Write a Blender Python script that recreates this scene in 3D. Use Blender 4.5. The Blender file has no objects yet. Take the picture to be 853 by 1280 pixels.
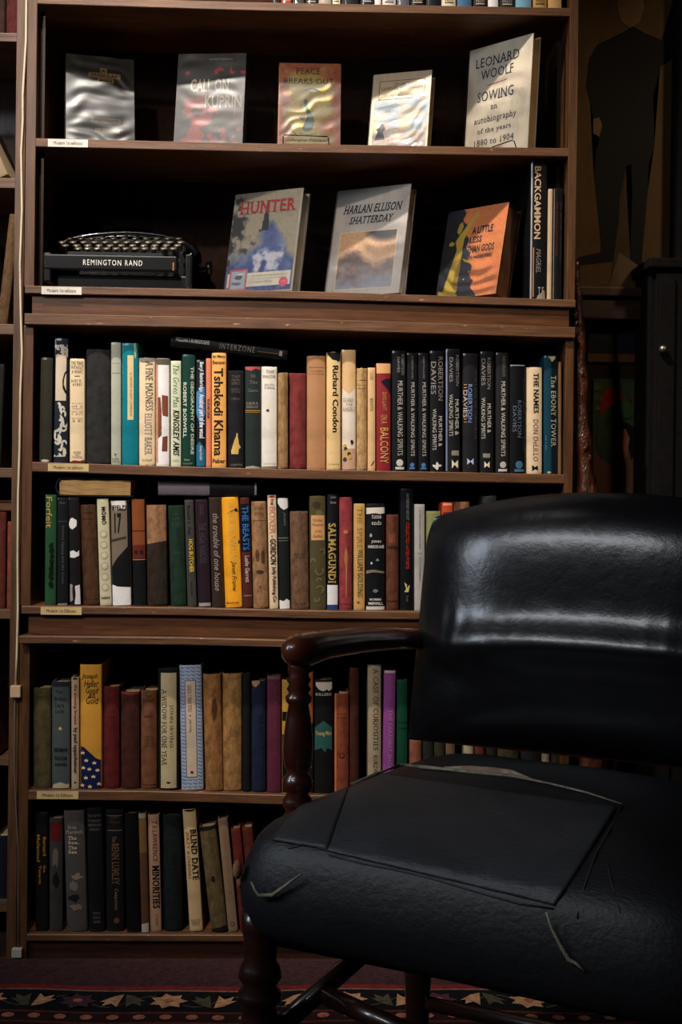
import bpy, bmesh, math, random
import numpy as np
from mathutils import Vector, Matrix

# ------------------------------------------------------------------ camera
S = bpy.context.scene
COL = S.collection
YAW, PITCH, ROLL = 0.0332312, -0.00269653, 0.01211304
F, PCX, PCY = 1600.0, 426.5, 640.0
CAM = Vector((0, -2.43, 0.86))
_fw = Vector((math.sin(YAW)*math.cos(PITCH), math.cos(YAW)*math.cos(PITCH), math.sin(PITCH)))
_r0 = Vector((math.cos(YAW), -math.sin(YAW), 0)); _u0 = _r0.cross(_fw)
_rt = _r0*math.cos(ROLL) + _u0*math.sin(ROLL); _up = -_r0*math.sin(ROLL) + _u0*math.cos(ROLL)
cd = bpy.data.cameras.new('camera'); cam = bpy.data.objects.new('camera', cd); COL.objects.link(cam)
cd.sensor_fit = 'VERTICAL'; cd.sensor_height = 36; cd.sensor_width = 24; cd.lens = 45.0
cd.clip_start = 0.05
M3 = Matrix((_rt, _up, -_fw)).transposed()
cam.matrix_world = Matrix.Translation(CAM) @ M3.to_4x4()
S.camera = cam
S.view_settings.view_transform = 'Standard'; S.view_settings.look = 'None'
S.view_settings.gamma = 1; S.view_settings.use_curve_mapping = False
S.view_settings.exposure = 0.0

# ------------------------------------------------------------------ light
W = bpy.data.worlds.new('world'); S.world = W; W.use_nodes = True
bg = W.node_tree.nodes['Background']; bg.inputs[0].default_value = (0.8, 0.75, 0.7, 1); bg.inputs[1].default_value = 0.004
def aim(o, tgt):
    o.rotation_euler = (Vector(tgt) - o.location).to_track_quat('-Z', 'Y').to_euler()
def light(name, kind, loc, tgt, power, color, **k):
    d = bpy.data.lights.new(name, kind); o = bpy.data.objects.new(name, d); COL.objects.link(o)
    d.energy = power; d.color = color; o.location = loc
    for a, b in k.items(): setattr(d, a, b)
    aim(o, tgt); return o
light('ceiling_spotlight', 'SPOT', (-0.52, -0.90, 3.02), (-0.08, 0.02, 1.60), 330, (1.0, 0.91, 0.82),
      shadow_soft_size=0.035, spot_size=math.radians(50), spot_blend=1.0)
light('ceiling_spotlight', 'SPOT', (-1.00, -2.60, 2.95), (-0.14, 0.0, 1.04), 235, (1.0, 0.89, 0.79),
      shadow_soft_size=0.06, spot_size=math.radians(31), spot_blend=1.0)
light('shop_window_light', 'AREA', (-2.4, -1.2, 1.75), (0.35, -0.5, 0.8), 14, (0.78, 0.87, 1.0),
      shape='RECTANGLE', size=0.45, size_y=0.9)
light('strip_window_light', 'AREA', (-1.95, -2.5, 2.5), (0.4, -0.5, 0.75), 20, (0.9, 0.94, 1.0),
      shape='RECTANGLE', size=1.5, size_y=0.25)

light('poster_fill_light', 'SPOT', (1.10, -0.75, 1.95), (0.72, 0.26, 1.35), 10, (1.0, 0.74, 0.45),  # added warm fill, no fixture here: lifts the dark posters on the right
      shadow_soft_size=0.06, spot_size=math.radians(70), spot_blend=1.0)

# ------------------------------------------------------------------ projection helpers
def ray(px, py): return _fw + _rt*((px-PCX)/F) - _up*((py-PCY)/F)
def invy(px, py, Y):
    d = ray(px, py); return CAM + d*((Y-CAM.y)/d.y)
def invz(px, py, z):
    d = ray(px, py); return CAM + d*((z-CAM.z)/d.z)

# ------------------------------------------------------------------ materials
def lin(c):
    return tuple(((x/255.0)/12.92 if x/255.0 <= 0.04045 else (((x/255.0)+0.055)/1.055)**2.4) for x in c) + (1.0,)
MC = {}
def mat(kind, c, c2=None):
    c = tuple(c); key = (kind, c, c2)
    if key in MC: return MC[key]
    m = bpy.data.materials.new(kind); m.use_nodes = True; nt = m.node_tree; N = nt.nodes; L = nt.links
    b = N['Principled BSDF']; base = lin(c)
    tc = N.new('ShaderNodeTexCoord')
    def noise(scale, detail=3, sc=(1,1,1), rough=.55):
        mp = N.new('ShaderNodeMapping'); mp.inputs['Scale'].default_value = sc
        L.new(tc.outputs['Object'], mp.inputs[0])
        n = N.new('ShaderNodeTexNoise'); n.inputs['Scale'].default_value = scale; n.inputs['Detail'].default_value = detail
        n.inputs['Roughness'].default_value = rough; L.new(mp.outputs[0], n.inputs['Vector']); return n.outputs['Fac']
    def ramp(fac, stops):
        r = N.new('ShaderNodeValToRGB'); L.new(fac, r.inputs[0]); e = r.color_ramp.elements
        while len(e) < len(stops): e.new(0.5)
        for i, (p, col) in enumerate(stops): e[i].position = p; e[i].color = col
        return r.outputs[0]
    def bump(fac, strength, dist):
        bp = N.new('ShaderNodeBump'); bp.inputs['Strength'].default_value = strength; bp.inputs['Distance'].default_value = dist
        L.new(fac, bp.inputs['Height']); L.new(bp.outputs[0], b.inputs['Normal']); return bp
    def sc(k): return (min(1, base[0]*k), min(1, base[1]*k), min(1, base[2]*k), 1)
    b.inputs['Roughness'].default_value = .6
    if kind in ('cloth','worn','paper','ink','painted','pages','pages_h','rug','plaster'): b.inputs['Specular IOR Level'].default_value = .15
    if kind == 'wood' or kind == 'woodv':
        s3 = (1.2, 9, 14) if kind == 'wood' else (14, 9, 1.2)
        g = noise(7, 6, s3, .65)
        d2 = lin(c2) if c2 else sc(.35)
        L.new(ramp(g, [(.3, d2), (.5, sc(.8)), (.62, base), (.78, sc(1.5))]), b.inputs['Base Color'])
        bump(g, .25, .002); b.inputs['Roughness'].default_value = .42
        b.inputs['Coat Weight'].default_value = .15; b.inputs['Coat Roughness'].default_value = .3
        b.inputs['Specular IOR Level'].default_value = .4
    elif kind == 'edgewood':   # worn shelf edge: paler scuffs
        g = noise(9, 6, (1.0, 10, 16), .7); w = noise(60, 4, (.5, 1, 3), .7)
        a = ramp(g, [(.3, sc(.35)), (.5, sc(.9)), (.75, sc(1.5))])
        wr = ramp(w, [(.66, (0,0,0,1)), (.72, (1,1,1,1))])
        mx = N.new('ShaderNodeMixRGB'); L.new(wr, mx.inputs[0]); L.new(a, mx.inputs[1]); mx.inputs[2].default_value = lin((190,140,95))
        L.new(mx.outputs[0], b.inputs['Base Color']); bump(g, .3, .002); b.inputs['Roughness'].default_value = .5
    elif kind == 'cloth':
        g = noise(55, 5); f2 = noise(900, 2, (1, 1, .35))
        L.new(ramp(g, [(.28, sc(.55)), (.5, base), (.72, sc(1.35))]), b.inputs['Base Color'])
        bump(f2, .5, .0006); b.inputs['Roughness'].default_value = .85
    elif kind == 'worn':
        g = noise(70, 8, (1,1,.6), .75); f2 = noise(500, 3)
        L.new(ramp(g, [(.30, sc(.3)), (.44, sc(.7)), (.55, base), (.7, sc(1.5))]), b.inputs['Base Color'])
        bump(f2, .5, .001); b.inputs['Roughness'].default_value = .8
    elif kind == 'paper':
        g = noise(26, 5, (1,1,.6), .65)
        L.new(ramp(g, [(.25, sc(.68)), (.5, base), (.75, sc(1.12))]), b.inputs['Base Color'])
        b.inputs['Roughness'].default_value = .6
    elif kind == 'gloss':     # dust jacket under a clear sleeve
        g = noise(22, 4); f2 = noise(60, 2, (1.0, 1, .12)); 
        L.new(ramp(g, [(.25, sc(.75)), (.5, base), (.8, sc(1.1))]), b.inputs['Base Color'])
        b.inputs['Roughness'].default_value = .5
        b.inputs['Coat Weight'].default_value = .45; b.inputs['Coat Roughness'].default_value = .10; b.inputs['Specular IOR Level'].default_value = .1
        bp = N.new('ShaderNodeBump'); bp.inputs['Strength'].default_value = .5; bp.inputs['Distance'].default_value = .004
        L.new(f2, bp.inputs['Height']); L.new(bp.outputs[0], b.inputs['Coat Normal'])
    elif kind == 'ink':
        g = noise(120, 3)
        L.new(ramp(g, [(.3, sc(.7)), (.55, base)]), b.inputs['Base Color']); b.inputs['Roughness'].default_value = .55
    elif kind == 'pages':
        g = noise(900, 2, (1, .02, .02)) ; st = noise(40, 3)
        L.new(ramp(g, [(.3, sc(.55)), (.6, base)]), b.inputs['Base Color']); bump(g, .4, .001); b.inputs['Roughness'].default_value = .9
    elif kind == 'pages_h':
        g = noise(700, 2, (.03, .03, 1))
        L.new(ramp(g, [(.3, sc(.5)), (.6, base)]), b.inputs['Base Color']); bump(g, .5, .001); b.inputs['Roughness'].default_value = .9
    elif kind == 'leather':
        g = noise(30, 5, (1,1,1), .6); f2 = noise(420, 3)
        L.new(ramp(g, [(.3, sc(.7)), (.6, base)]), b.inputs['Base Color'])
        mx = N.new('ShaderNodeMath'); mx.operation = 'MULTIPLY_ADD'; mx.inputs[1].default_value = .12; L.new(f2, mx.inputs[0]); L.new(g, mx.inputs[2])
        bump(mx.outputs[0], .28, .003); b.inputs['Roughness'].default_value = .26
        b.inputs['Specular IOR Level'].default_value = .8
    elif kind == 'tape':
        g = noise(16, 5, (1,1,1), .6); f2 = noise(90, 4, (1,3,1), .6)
        L.new(ramp(g, [(.3, sc(.7)), (.6, base)]), b.inputs['Base Color'])
        bump(f2, .35, .003); b.inputs['Roughness'].default_value = .5
    elif kind == 'turned':
        g = noise(30, 5, (1,1,.15), .6)
        L.new(ramp(g, [(.3, sc(.4)), (.6, base)]), b.inputs['Base Color']); b.inputs['Roughness'].default_value = .35
        b.inputs['Coat Weight'].default_value = .8; b.inputs['Coat Roughness'].default_value = .12
    elif kind == 'lacquer':
        g = noise(45, 5, (1,1,.3), .6); f2 = noise(55, 4, (1,1,.5), .6)
        L.new(ramp(g, [(.3, sc(.3)), (.6, base)]), b.inputs['Base Color']); b.inputs['Roughness'].default_value = .3
        bump(f2, .8, .01); b.inputs['Coat Weight'].default_value = 1; b.inputs['Coat Roughness'].default_value = .05
    elif kind == 'enamel':
        b.inputs['Base Color'].default_value = base; b.inputs['Roughness'].default_value = .25
        b.inputs['Coat Weight'].default_value = 1; b.inputs['Coat Roughness'].default_value = .08
        g = noise(80, 3); bump(g, .05, .001)
    elif kind == 'metal':
        b.inputs['Base Color'].default_value = base; b.inputs['Metallic'].default_value = .9; b.inputs['Roughness'].default_value = .35
        g = noise(200, 3); bump(g, .1, .0005)
    elif kind == 'rug':
        g = noise(90, 5, (1,1,1), .7); f2 = noise(700, 3)
        L.new(ramp(g, [(.3, sc(.45)), (.5, base), (.7, sc(1.4))]), b.inputs['Base Color']); bump(f2, 1, .002); b.inputs['Roughness'].default_value = .95
    elif kind == 'plaster':
        g = noise(8, 6); L.new(ramp(g, [(.3, sc(.7)), (.6, base)]), b.inputs['Base Color']); bump(g, .2, .004); b.inputs['Roughness'].default_value = .9
    elif kind == 'painted':
        a = N.new('ShaderNodeVertexColor'); a.layer_name = 'Col'
        g = noise(150, 3); mx = N.new('ShaderNodeMixRGB'); mx.blend_type = 'MULTIPLY'; mx.inputs[0].default_value = .5
        L.new(a.outputs[0], mx.inputs[1]); L.new(ramp(g, [(.3, (.6,.6,.6,1)), (.6, (1,1,1,1))]), mx.inputs[2])
        L.new(mx.outputs[0], b.inputs['Base Color']); b.inputs['Roughness'].default_value = .55
    elif kind == 'sleeve':
        kk_ = c[2]/100.0; N.remove(b); out = N['Material Output']
        tr = N.new('ShaderNodeBsdfTransparent'); tr.inputs[0].default_value = (.97,.97,.97,1)
        gl = N.new('ShaderNodeBsdfGlossy'); gl.inputs['Roughness'].default_value = .05
        hz = N.new('ShaderNodeBsdfGlossy'); hz.inputs['Roughness'].default_value = .38
        fr = N.new('ShaderNodeFresnel'); fr.inputs[0].default_value = 1.5
        m1 = N.new('ShaderNodeMixShader'); m1.inputs[0].default_value = .45; L.new(gl.outputs[0], m1.inputs[1]); L.new(hz.outputs[0], m1.inputs[2])
        mu = N.new('ShaderNodeMath'); mu.operation = 'MULTIPLY'; mu.inputs[1].default_value = kk_; L.new(fr.outputs[0], mu.inputs[0])
        m2 = N.new('ShaderNodeMixShader'); L.new(mu.outputs[0], m2.inputs[0]); L.new(tr.outputs[0], m2.inputs[1]); L.new(m1.outputs[0], m2.inputs[2])
        L.new(m2.outputs[0], out.inputs[0])
    MC[key] = m
    return m

# ------------------------------------------------------------------ object helpers
def link(name, me, m=None, parent=None, smooth=False):
    o = bpy.data.objects.new(name, me); COL.objects.link(o)
    if m is not None:
        for x in (m if isinstance(m, list) else [m]): me.materials.append(x)
    if parent is not None: o.parent = parent
    if smooth and len(me.polygons): me.polygons.foreach_set('use_smooth', [True]*len(me.polygons))
    return o
def from_bm(name, bm, m, parent=None, smooth=False):
    me = bpy.data.meshes.new(name); bm.to_mesh(me); bm.free(); return link(name, me, m, parent, smooth)
def pyd(name, vs, fs, m, parent=None, smooth=False):
    me = bpy.data.meshes.new(name); me.from_pydata([tuple(v) for v in vs], [], fs); me.update()
    return link(name, me, m, parent, smooth)
def tag(o, label, cat, group=None):
    o['label'] = label; o['category'] = cat
    if group: o['group'] = group
    return o
def thing(name, loc, label, cat, group=None, rot=(0,0,0)):
    o = bpy.data.objects.new(name, None); COL.objects.link(o); o.location = loc; o.rotation_euler = rot
    o.empty_display_size = .05
    return tag(o, label, cat, group)
def struct(o): o['kind'] = 'structure'; return o
def box(bm, x0, x1, y0, y1, z0, z1):
    v = [bm.verts.new(p) for p in ((x0,y0,z0),(x1,y0,z0),(x1,y1,z0),(x0,y1,z0),(x0,y0,z1),(x1,y0,z1),(x1,y1,z1),(x0,y1,z1))]
    for f in ((0,3,2,1),(4,5,6,7),(0,1,5,4),(1,2,6,5),(2,3,7,6),(3,0,4,7)): bm.faces.new([v[i] for i in f])
def boxo(name, x0, x1, y0, y1, z0, z1, m, parent=None, bev=0.0):
    bm = bmesh.new(); box(bm, x0, x1, y0, y1, z0, z1)
    if bev: bmesh.ops.bevel(bm, geom=bm.edges[:], offset=bev, segments=2, affect='EDGES', profile=.6)
    return from_bm(name, bm, m, parent)
def tube(name, pts, rad, m, parent=None, seg=10, cap=True, jitter=0, seed=0):
    pts = [Vector(p) for p in pts]; rnd = random.Random(seed)
    rs = rad if isinstance(rad, (list, tuple)) else [rad]*len(pts)
    vs, fs = [], []; prev = None
    for i, p in enumerate(pts):
        t = (pts[min(i+1, len(pts)-1)] - pts[max(i-1, 0)]).normalized()
        if prev is None: a = t.orthogonal().normalized()
        else: a = (prev - t*prev.dot(t)).normalized()
        prev = a; b = t.cross(a)
        for k in range(seg):
            an = 2*math.pi*k/seg; r = rs[i]*(1 + jitter*(rnd.random()-.5))
            vs.append(p + a*math.cos(an)*r + b*math.sin(an)*r)
    for i in range(len(pts)-1):
        for k in range(seg):
            fs.append((i*seg+k, i*seg+(k+1) % seg, (i+1)*seg+(k+1) % seg, (i+1)*seg+k))
    if cap: fs.append(tuple(range(seg))[::-1]); fs.append(tuple((len(pts)-1)*seg+k for k in range(seg)))
    return pyd(name, vs, fs, m, parent, True)
def lathe(name, prof, m, parent=None, seg=24, loc=(0,0,0)):
    vs, fs = [], []
    for r, z in prof:
        for k in range(seg):
            a = 2*math.pi*k/seg; vs.append((loc[0]+r*math.cos(a), loc[1]+r*math.sin(a), loc[2]+z))
    for i in range(len(prof)-1):
        for k in range(seg): fs.append((i*seg+k, i*seg+(k+1) % seg, (i+1)*seg+(k+1) % seg, (i+1)*seg+k))
    fs.append(tuple(range(seg))[::-1]); fs.append(tuple((len(prof)-1)*seg+k for k in range(seg)))
    return pyd(name, vs, fs, m, parent, True)

# ------------------------------------------------------------------ lettering
GC = {}
def glyphs(text, style):
    key = (text, style)
    if key in GC: return GC[key]
    cu = bpy.data.curves.new('t', 'FONT'); cu.body = text; cu.size = 1; cu.resolution_u = 2
    cu.fill_mode = 'FRONT'
    if 'b' in style: cu.offset = .022
    if 's' in style and 'b' not in style: cu.offset = -.004
    if 'i' in style: cu.shear = .3
    if 'w' in style: cu.space_character = 1.25
    if 's' in style: cu.space_character = 1.08
    ob = bpy.data.objects.new('t', cu); me = bpy.data.meshes.new_from_object(ob)
    vs = np.array([v.co[:2] for v in me.vertices]) if len(me.vertices) else np.zeros((0, 2))
    fs = [tuple(p.vertices) for p in me.polygons]
    if 's' in style and len(vs):
        cnt = {}
        for f in fs:
            for a, b in zip(f, f[1:]+f[:1]): k = (min(a,b), max(a,b)); cnt[k] = cnt.get(k, 0)+1
        add = []; sh = .3 if 'i' in style else 0
        for (a, b), n in cnt.items():
            if n != 1: continue
            A, B = vs[a], vs[b]
            if abs(A[1]-B[1]) > .006: continue
            w = abs(A[0]-B[0])
            if w < .03 or w > .2: continue
            y = A[1]
            for yy, dr in ((0, 1), (.73, -1), (.56, -1)):
                if abs(y-yy) < .035: add.append((min(A[0],B[0])-.085, max(A[0],B[0])+.085, y, y+dr*.055))
        vs = list(map(tuple, vs))
        for x0, x1, y0, y1 in add:
            n = len(vs); o = sh*(y1-y0)
            vs += [(x0,y0),(x1,y0),(x1+o,y1),(x0+o,y1)]; fs.append((n,n+1,n+2,n+3))
        vs = np.array(vs)
    bpy.data.objects.remove(ob); bpy.data.curves.remove(cu); bpy.data.meshes.remove(me)
    if len(vs):
        mn = vs.min(0); mx = vs.max(0); d = np.maximum(mx-mn, 1e-6); asp = d[0]/d[1]; vs = (vs-mn)/d
    else: asp = 1
    GC[key] = (vs, fs, asp); return GC[key]

class Face:
    """flat print laid on a spine or cover: x across (m), z up (m), y from a curve"""
    def __init__(s, w, h, yf, curved): s.w, s.h, s.yf, s.curved = w, h, yf, curved; s.layer = 0
    def finish(s, bm, name, m, parent, wear=False):
        if s.curved:
            for k in range(-4, 5):
                x = s.w*.5*k/5
                bmesh.ops.bisect_plane(bm, geom=bm.verts[:]+bm.edges[:]+bm.faces[:], plane_co=(x,0,0), plane_no=(1,0,0), dist=1e-6)
        off = .00035 + .00012*s.layer; s.layer += 1
        for v in bm.verts: v.co.y = s.yf(v.co.x) - off
        return from_bm(name, bm, m, parent)
    def uv(s, u, v): return ((u-.5)*s.w, (1-v)*s.h)
    def draw(s, els, parent, mk='ink'):
        # elements: ('R',u0,u1,v0,v1,col[,name]) ('G',[(u,v)..],col[,name]) ('T',text,u0,u1,v0,v1,col,style)
        txt = {}; last = None; dash = {}
        for e in els:
            if e[0] == 'T':
                txt.setdefault((tuple(e[6])), []).append(e); continue
            bm = bmesh.new()
            if e[0] == 'R':
                u0,u1,v0,v1,c = e[1:6]; nm = e[6] if len(e) > 6 else 'band'
                P = [(u0,v0),(u1,v0),(u1,v1),(u0,v1)]
            elif e[0] == 'C':
                cx,cy,r,c = e[1:5]; nm = e[5] if len(e) > 5 else 'emblem'
                P = [(cx+r*math.cos(a)/1, cy+r*math.sin(a)*s.w/s.h) for a in [2*math.pi*i/14 for i in range(14)]]
            else:
                P, c = e[1], e[2]; nm = e[3] if len(e) > 3 else 'printed_shape'
            if nm == 'dash':
                D_ = dash.setdefault(c, bmesh.new()); D_.faces.new([D_.verts.new((s.uv(*p)[0], 0, s.uv(*p)[1])) for p in P]); bm.free(); continue
            if dash and nm != 'dash':
                for c_, D_ in dash.items(): s.finish(D_, 'dash_pattern', mat('paper', c_), parent)['kind'] = 'stuff'
                dash = {}
            if (nm, c) == last: s.layer -= 1
            last = (nm, c)
            vv = [bm.verts.new((s.uv(*p)[0], 0, s.uv(*p)[1])) for p in P]
            f = bm.faces.new(vv); bmesh.ops.triangulate(bm, faces=[f])
            s.finish(bm, nm, mat(mk if mk in ('paper','cloth','worn','gloss') else 'paper', c), parent)
        for c, L in txt.items():
            bm = bmesh.new()
            for e in L:
                _, t, u0, u1, v0, v1, _c, st = e
                gv, gf, asp = glyphs(t, st)
                x0, zt = s.uv(u0, v0); x1, zb = s.uv(u1, v1)
                vv = []
                for gx, gy in gv:
                    if 'v' in st: vv.append(bm.verts.new((x0+gy*(x1-x0), 0, zt+gx*(zb-zt))))
                    else: vv.append(bm.verts.new((x0+gx*(x1-x0), 0, zb+gy*(zt-zb))))
                for f in gf:
                    try: bm.faces.new([vv[i] for i in f])
                    except ValueError: pass
            s.finish(bm, 'lettering', mat('ink', c), parent)

# ------------------------------------------------------------------ book
def book_mesh(w, h, d, b, rnd, wear):
    t = .0024; e = min(.0035, w*.16)
    us = [-1,-.97,-.9,-.75,-.5,-.25,0,.25,.5,.75,.9,.97,1]
    def y(u): return b*u*u + (e*((abs(u)-.9)/.1)**2 if abs(u) > .9 else 0)
    out = [(-w/2, d)] + [(u*w/2, y(u)) for u in us] + [(w/2, d)]
    inn = [(-w/2+t, d)] + [(u*(w/2-t), y(u)+t) for u in us] + [(w/2-t, d)]
    zs = [0, .004, h*.3, h*.7, h-.004, h]; vs, fs = [], []; n = len(out)
    for i, z in enumerate(zs):
        for k, p in enumerate(out):
            dz = 0; dx = 0
            if i in (0, 5) and wear: dz = (1 if i == 0 else -1)*rnd.random()*wear
            if i in (0, 5): 
                p = (p[0]*.985, p[1]+.0006)
            vs.append((p[0], p[1], max(0, z+dz)))
        for k, p in enumerate(inn): vs.append((p[0], p[1], z + (-wear*rnd.random() if i == 5 and wear else 0)))
    m = 2*n
    for i in range(5):
        for k in range(n-1):
            a = i*m+k; fs.append((a, a+1, a+m+1, a+m)); c = a+n; fs.append((c+1, c, c+m, c+m+1))
        fs.append((i*m, (i+1)*m, (i+1)*m+n, i*m+n)); fs.append((i*m+n-1, i*m+2*n-1, (i+1)*m+2*n-1, (i+1)*m+n-1))
    for k in range(n-1):
        fs.append((k+1, k, n+k, n+k+1)); a = 5*m+k; fs.append((a, a+1, a+n+1, a+n))
    return vs, fs, y
def book(loc, w, h, label, kind, color, els=(), d=None, lean=0, wear=0, b=None, group=None, rot=None, cat='book', pages=(196,170,128), seed=0, name='book'):
    rnd = random.Random(hash((round(loc[0],4), round(w,4))) if not seed else seed)
    d = d or rnd.uniform(.13, .17); b = b if b is not None else min(.0065, w*.2)*(.6 if kind in ('gloss','paper') else 1)
    root = thing(name, loc, label, cat, group, rot or (0, lean, 0))
    vs, fs, y = book_mesh(w, h, d, b, rnd, wear)
    pyd('cover', vs, fs, mat(kind, color), root)
    t = .0026; yb = b+.004
    boxo('page_block', -w/2+t, w/2-t, yb, d-.004, .003, h-.004 - wear, mat('pages', pages), root)
    fc = Face(w, h, lambda x: y(max(-1, min(1, x/(w/2)))), True)
    fc.draw(els, root, 'gloss' if kind == 'gloss' else ('worn' if kind == 'worn' else 'paper'))
    return root
exec_rows = []
# ------------------------------------------------------------------ the room
WD = (96, 61, 33); WD2 = (40, 20, 12)
struct(boxo('floor', -1.6, 1.8, -4.4, .4, -.03, 0, mat('wood', (70,42,26))))
struct(boxo('wall_back', -1.6, 1.8, .262, .36, 0, 3.1, mat('plaster', (46,34,26))))
struct(boxo('wall_front', -2.6, 1.8, -4.5, -4.4, 0, 3.1, mat('plaster', (70,60,52))))
struct(boxo('ceiling', -2.6, 1.8, -4.5, .36, 3.1, 3.2, mat('plaster', (70,62,54))))

# ------------------------------------------------------------------ bookcase
FRONT = 0.0; DEPTH = .245
def zline(pts):
    P = [invy(px, py, FRONT) for px, py in pts]
    xs = [p.x for p in P]; zs = [p.z for p in P]
    return lambda x: float(np.interp(x, xs, zs))
SH = {0: zline([(47,-6),(310,2.4),(707,9.6)]), 1: zline([(47,172.5),(320,179),(706,185)]), 2: zline([(35,358),(380,365),(713,375.6)]),
      3: zline([(44.5,577.5),(220,583),(390,587),(560,590),(707,593)]), 4: zline([(36,757),(220,758.8),(390,763),(518,764),(707,766)]),
      5: zline([(38,988),(190,989),(355,994),(707,997)]), 6: zline([(33,1168),(380,1169),(707,1171)])}
XL, XR = -.503, .507
bc = tag(thing('bookcase', (0,0,0), 'x', 'bookcase'), 'tall dark walnut stained bookcase with stacked sections filling most of the picture', 'bookcase')
def strip(name, zt, zb, x0, x1, y0, y1, m, parent, n=14):
    vs, fs = [], []
    for i in range(n+1):
        x = x0+(x1-x0)*i/n
        a = zt(x) if callable(zt) else zt; c = zb(x) if callable(zb) else zb
        vs += [(x,y0+.0015,a),(x,y0,a-.0015),(x,y0,c+.0015),(x,y0+.0015,c),(x,y1,c),(x,y1,a)]
    for i in range(n):
        for k in range(6): fs.append((i*6+k, (i+1)*6+k, (i+1)*6+(k+1) % 6, i*6+(k+1) % 6))
    fs.append((0,1,2,3,4,5)); fs.append(tuple(n*6+k for k in (5,4,3,2,1,0)))
    return pyd(name, vs, fs, m, parent)
EW = mat('edgewood', WD)
for k, th in ((0,.0165),(1,.0165),(3,.0185),(5,.0185),(6,.013)):
    strip('shelf', SH[k], lambda x, k=k, th=th: SH[k](x)-th, XL, XR, 0, DEPTH-.005, EW, bc)
def rail(k, lip, panel, foot, foot_out, x0, x1):
    f = SH[k]
    strip('shelf', f, lambda x: f(x)-lip, x0, x1, -.010, DEPTH-.005, EW, bc)
    strip('rail', lambda x: f(x)-lip, lambda x: f(x)-lip-panel, x0+.012, x1-.010, -.001, .02, mat('wood', (90,53,27)), bc)
    strip('moulding', lambda x: f(x)-lip-panel, lambda x: f(x)-lip-panel-foot, x0, x1, -foot_out, DEPTH-.005, EW, bc)
rail(2, .015, .037, .021, .010, -.518, .522)
rail(4, .015, .040, .014, .026, -.518, .524)
strip('plinth', lambda x: SH[6](x)-.013, 0.0, -.505, .512, .008, .03, mat('wood', (60,34,22)), bc)
ztop2, zb2 = SH[2](0), SH[2](0)-.073
ztop4, zb4 = SH[4](0), SH[4](0)-.069
UW = mat('woodv', (92,58,31))
for x0, x1 in ((-.522, XL), (XR, .523)):
    for a, c in ((SH[2](x0)+.0, 2.25), (SH[4](x0), SH[2](x0)-.0735), (0.0, SH[4](x0)-.0695)):
        boxo('side_panel', x0, x1, 0, DEPTH, a, c, UW, bc, .0012)
for a, c in ((0.0, zb4-.002), (ztop4, zb2-.002), (ztop2, 2.25)):
    boxo('back_panel', -.52, .52, DEPTH, DEPTH+.01, a, c, mat('cloth', (44,27,18)), bc)
for x in (-.497, .493):
    for a, c in ((SH[1](x)+.002, SH[0](x)-.02), (SH[2](x)+.002, SH[1](x)-.02)):
        boxo('shelf_standard', x-.004, x+.004, .028, .031, a, c, mat('metal', (46,40,34)), bc)
for k, a, c, yt, yb, lx in ((1,60,110,172,182,.0),(2,52,102,353.5,364.5,-.010),(3,60,111,579.5,589,0),(4,51,102,757.5,768.5,-.010),(5,46,98,991.5,1001.5,0)):
    pal = (206,198,184) if k < 3 else (196,170,118)
    P0 = invy(a, yt, lx-.001); P1 = invy(c, yb, lx-.001); xm = (P0.x+P1.x)/2; zt = SH[k](xm)-.0012
    hh = .0145; ww = P1.x-P0.x
    o = boxo('shelf_label', -ww/2, ww/2, 0, .0009, 0, hh, mat('paper', pal), bc); o.location = (xm, lx-.0010, zt-hh)
    fc = Face(ww, hh, lambda x: 0, False); n0 = len(bpy.data.objects)
    fc.draw([('T','Modern 1st editions' if k < 4 else 'Modern 1st Editions',.14,.86,.28,.72,(40,34,30),'')], o)

# ------------------------------------------------------------------ spines, row by row
WH=(232,222,206); CR=(222,198,160); BK=(16,15,16); TN=(196,160,112); NV=(22,30,52); GD=(196,160,84); GY=(150,146,140)
ROWTXT = {0: 'on the topmost shelf', 3: 'below the typewriter', 4: 'level with the chair back',
          5: 'behind the chair arm', 6: 'on the lowest shelf'}
GRP = {0:'books on the topmost shelf',3:'books on the shelf below the typewriter',4:'books on the shelf beside the chair back',5:'books on the shelf behind the chair arm',6:'books on the bottom shelf'}
def put(row, X, yt, kind, col, label, els=(), wear=0, yoff=None, d=None, **k):
    if len(X) == 2: X = (X[0], X[1], X[0], X[1])
    rnd = random.Random(int(X[0]*10)+row*7777)
    Y = yoff if yoff is not None else .010 + rnd.random()*.008
    zb0 = SH[row]((invy((X[2]+X[3])/2, 600, Y)).x)
    ybpx = {0:8,3:585,4:758,5:990,6:1166}[row]
    bl, br = invy(X[2], ybpx, Y), invy(X[3], ybpx, Y); tl = invy(X[0], yt, Y); tr = invy(X[1], yt, Y)
    w = (br.x-bl.x + tr.x-tl.x)/2 - .0005
    xb, xt = (bl.x+br.x)/2, (tl.x+tr.x)/2; h = math.hypot(tl.z-zb0, xt-xb)
    lean = math.atan2(xt-xb, tl.z-zb0)
    return book((xb, Y, zb0 + .0002 + abs(math.sin(lean))*w/2), w, h, label + ' ' + ROWTXT[row], kind, col, els, lean=lean, wear=wear, group=GRP[row], d=d, seed=int(X[0]*10)+row*7777+1, **k)
def V(t,u0,u1,v0,v1,c,st=''): return ('T',t,u0,u1,v0,v1,c,'v'+st)
def H(t,u0,u1,v0,v1,c,st=''): return ('T',t,u0,u1,v0,v1,c,st)
rz = random.Random(5)
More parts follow.
